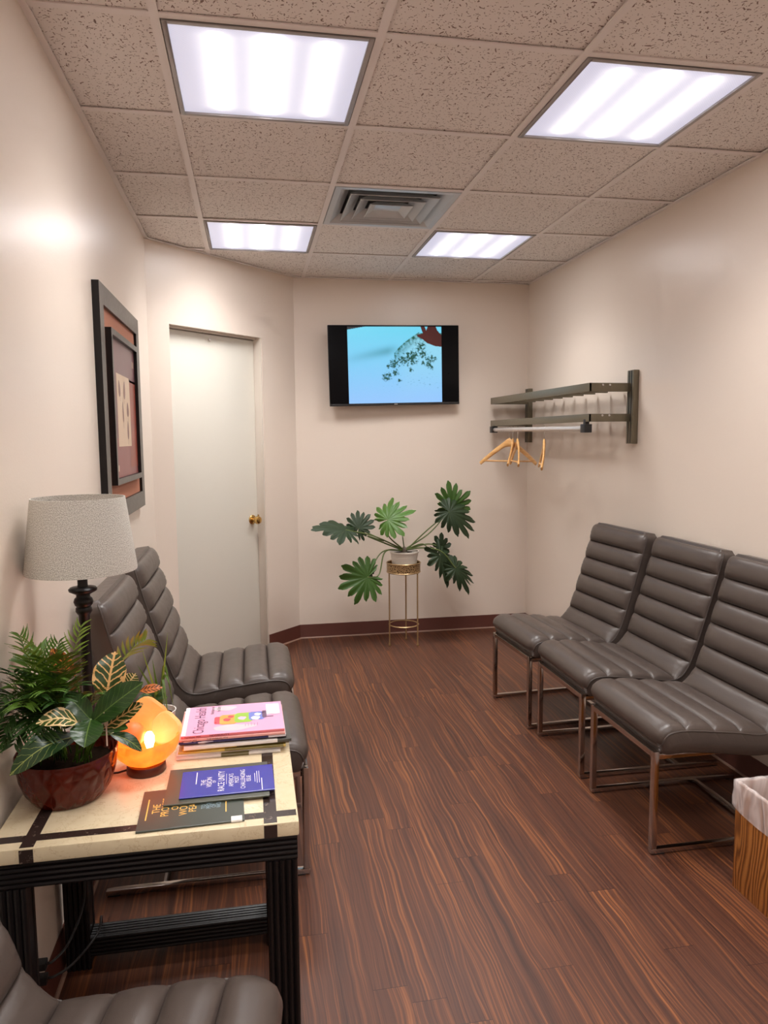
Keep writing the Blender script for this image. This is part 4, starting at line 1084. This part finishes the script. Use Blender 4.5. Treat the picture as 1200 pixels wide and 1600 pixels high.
# ------------------------------------------------------------------ wastebasket
def m_wgrain():
    n = NT('wood_grain_laminate'); c = n.coord(); x, y, z = n.sep(c)
    d = n.noise(n.vec(n.math('MULTIPLY', y, 9.), n.math('MULTIPLY', z, 2.2), n.math('MULTIPLY', x, 9.)), 1., 2.)
    w = n.new('ShaderNodeTexWave', wave_type='BANDS', bands_direction='Y'); n.put(w.inputs['Vector'], n.vec(0, n.math('ADD', n.math('ADD', y, x), n.math('MULTIPLY', d, .12)), 0)); w.inputs['Scale'].default_value = 26.
    w.inputs['Distortion'].default_value = 1.2; w.inputs['Detail'].default_value = 2.
    fine = n.noise(n.vec(n.math('MULTIPLY', y, 420.), n.math('MULTIPLY', z, 6.), n.math('MULTIPLY', x, 420.)), 1., 2.)
    f = n.math('ADD', n.math('MULTIPLY', w.outputs['Fac'], .55), n.math('MULTIPLY', fine, .45))
    n.set(color=n.ramp(f, [(.2, srgb(112, 62, 22)), (.5, srgb(158, 96, 40)), (.8, srgb(186, 122, 58))]), rough=.42); return n.m
BX0, BX1, BY0, BY1 = 1.497, 1.800, 1.690, 1.988
bn = thing('wastebasket', 'square wood-grain wastebasket with white plastic liner beside the nearest right chair', 'wastebasket', ((BX0+BX1)/2, (BY0+BY1)/2, 0))
a, b, H = (BX1-BX0)/2, (BY1-BY0)/2, .352
mb = MB()
mb.box((-a, -b, 0), (-a+.008, b, H)); mb.box((a-.008, -b, 0), (a, b, H)); mb.box((-a+.008, -b, 0), (a-.008, -b+.008, H)); mb.box((-a+.008, b-.008, 0), (a-.008, b, H)); mb.box((-a+.008, -b+.008, 0), (a-.008, b-.008, .01))
mb.build('body', m_wgrain(), bn, bevel=.001)
def m_bag():
    n = NT('thin_white_plastic'); c = n.coord()
    cr = n.noise(n.vscale(c, (1., 1., .35)), 11., 2.5, .5, .8)
    ridge = n.math('SUBTRACT', 1., n.math('MULTIPLY', n.math('ABSOLUTE', n.math('SUBTRACT', cr, .5)), 9.))
    n.set(color=srgb(242, 232, 230), rough=.25, spec=.6)
    tr = n.new('ShaderNodeBsdfTransparent'); mx = n.new('ShaderNodeMixShader')
    cl = n.new('ShaderNodeClamp'); n.put(cl.inputs[0], n.math('MULTIPLY_ADD', ridge, .34, .30)); cl.inputs[1].default_value = .34; cl.inputs[2].default_value = .80
    n.put(mx.inputs[0], cl.outputs[0]); n.L.new(tr.outputs[0], mx.inputs[1]); n.L.new(n.b.outputs[0], mx.inputs[2]); n.L.new(mx.outputs[0], n.out.inputs[0])
    n.bump(n.math('ADD', cr, n.math('MULTIPLY', ridge, .3)), .6, .010); return n.m
def sq(t, off):   # walk round the rim
    t = t % 4; s = int(t); f = t-s; A, B = a+off, b+off
    P = [(-A, -B), (A, -B), (A, B), (-A, B), (-A, -B)]; p, q = P[s], P[s+1]
    return p[0]+(q[0]-p[0])*f, p[1]+(q[1]-p[1])*f
rows = []; NB = 160
levels = [(-.010, H-.13), (-.010, H-.05), (-.009, H+.001), (-.004, H+.007), (.003, H+.007), (.005, H), (.0055, H-.03), (.0065, H-.06), (.0075, H-.09)]
for li, (off, z_) in enumerate(levels):
    row = []
    for k in range(NB):
        t = 4*k/NB
        wv = mnoise.noise(Vector((t*6, li*.5, 2)))*.004*(li/8)
        if li >= 5: wv = abs(wv)
        x, y = sq(t, off+wv)
        dz = (.022*mnoise.noise(Vector((t*2.2, 0, 5)))+.008*sin(t*5))*(max(0, li-4)/4)
        row.append(Vector((x, y, z_+dz+(.003*mnoise.noise(Vector((t*9, 3, 1))) if 2 <= li <= 5 else 0))))
    rows.append(row)
mb = MB(); mb.grid(rows, close=True); mb.build('bag_liner', m_bag(), bn, angle=180)

# ------------------------------------------------------------------ outlet, plugs and cords under the table
ol = thing('wall_outlet', 'wall outlet plate low on the left wall behind the table leg', 'outlet', (XL, 1.778, .160))
MB().box((0, -.036, -.058), (.006, .036, .058)).build('cover_plate', plain('outlet_plate', srgb(214, 204, 194), .4), ol, bevel=.002)
for (dz, cord, lab) in ((.020, [(.045, .010, .020), (.07, .06, .03), (.085, .16, .07), (.075, .22, .16), (.065, .235, .26), (.07, .22, .30)], 'black power plug in the upper socket, cord curving up behind the table'),
                        (-.018, [(.045, .008, -.02), (.08, .05, -.022), (.12, .14, -.012), (.11, .24, -.03), (.10, .29, -.10), (.11, .30, -.15)], 'black power plug in the lower socket, cord running behind the table leg')):
    t = thing('power_plug', lab, 'power plug', (XL, 1.778, .160), group='black plugs in the wall outlet')
    mb = MB(); mb.box((.0062, -.012, dz-.010), (.032, .014, dz+.010)); mb.build('plug_body', BLACKP, t, bevel=.004)
    MB().tube(catmull([(.030, .004, dz)]+cord, 8), .0032, 8).build('cord', BLACKP, t)
t = thing('coiled_cord', 'loop of black cord hanging below the tabletop near the left wall', 'cord', (-.44, 2.025, .30))
pts = [(.0, 0, .25), (-.01, 0, .10), (.0, -.01, .04)]
for k in range(26): a_ = k*.62; pts.append((.022*sin(a_)+.003*sin(k), -.012-.004*cos(k*.7), .0+.030*cos(a_)+.006*sin(k*1.7)))
pts += [(.0, -.01, .05), (-.02, 0, .25)]
MB().tube(catmull(pts, 5), .0028, 6).build('cord_loop', BLACKP, t)
t = tag(MB().box((-.008, -.006, 0), (.008, .006, .0012)).build('paper_scrap', plain('tan_paper', srgb(226, 200, 160), .7)), 'tiny tan paper scrap on the floor under the table', 'paper scrap')
t.location = (-.47, 1.80, .0005)
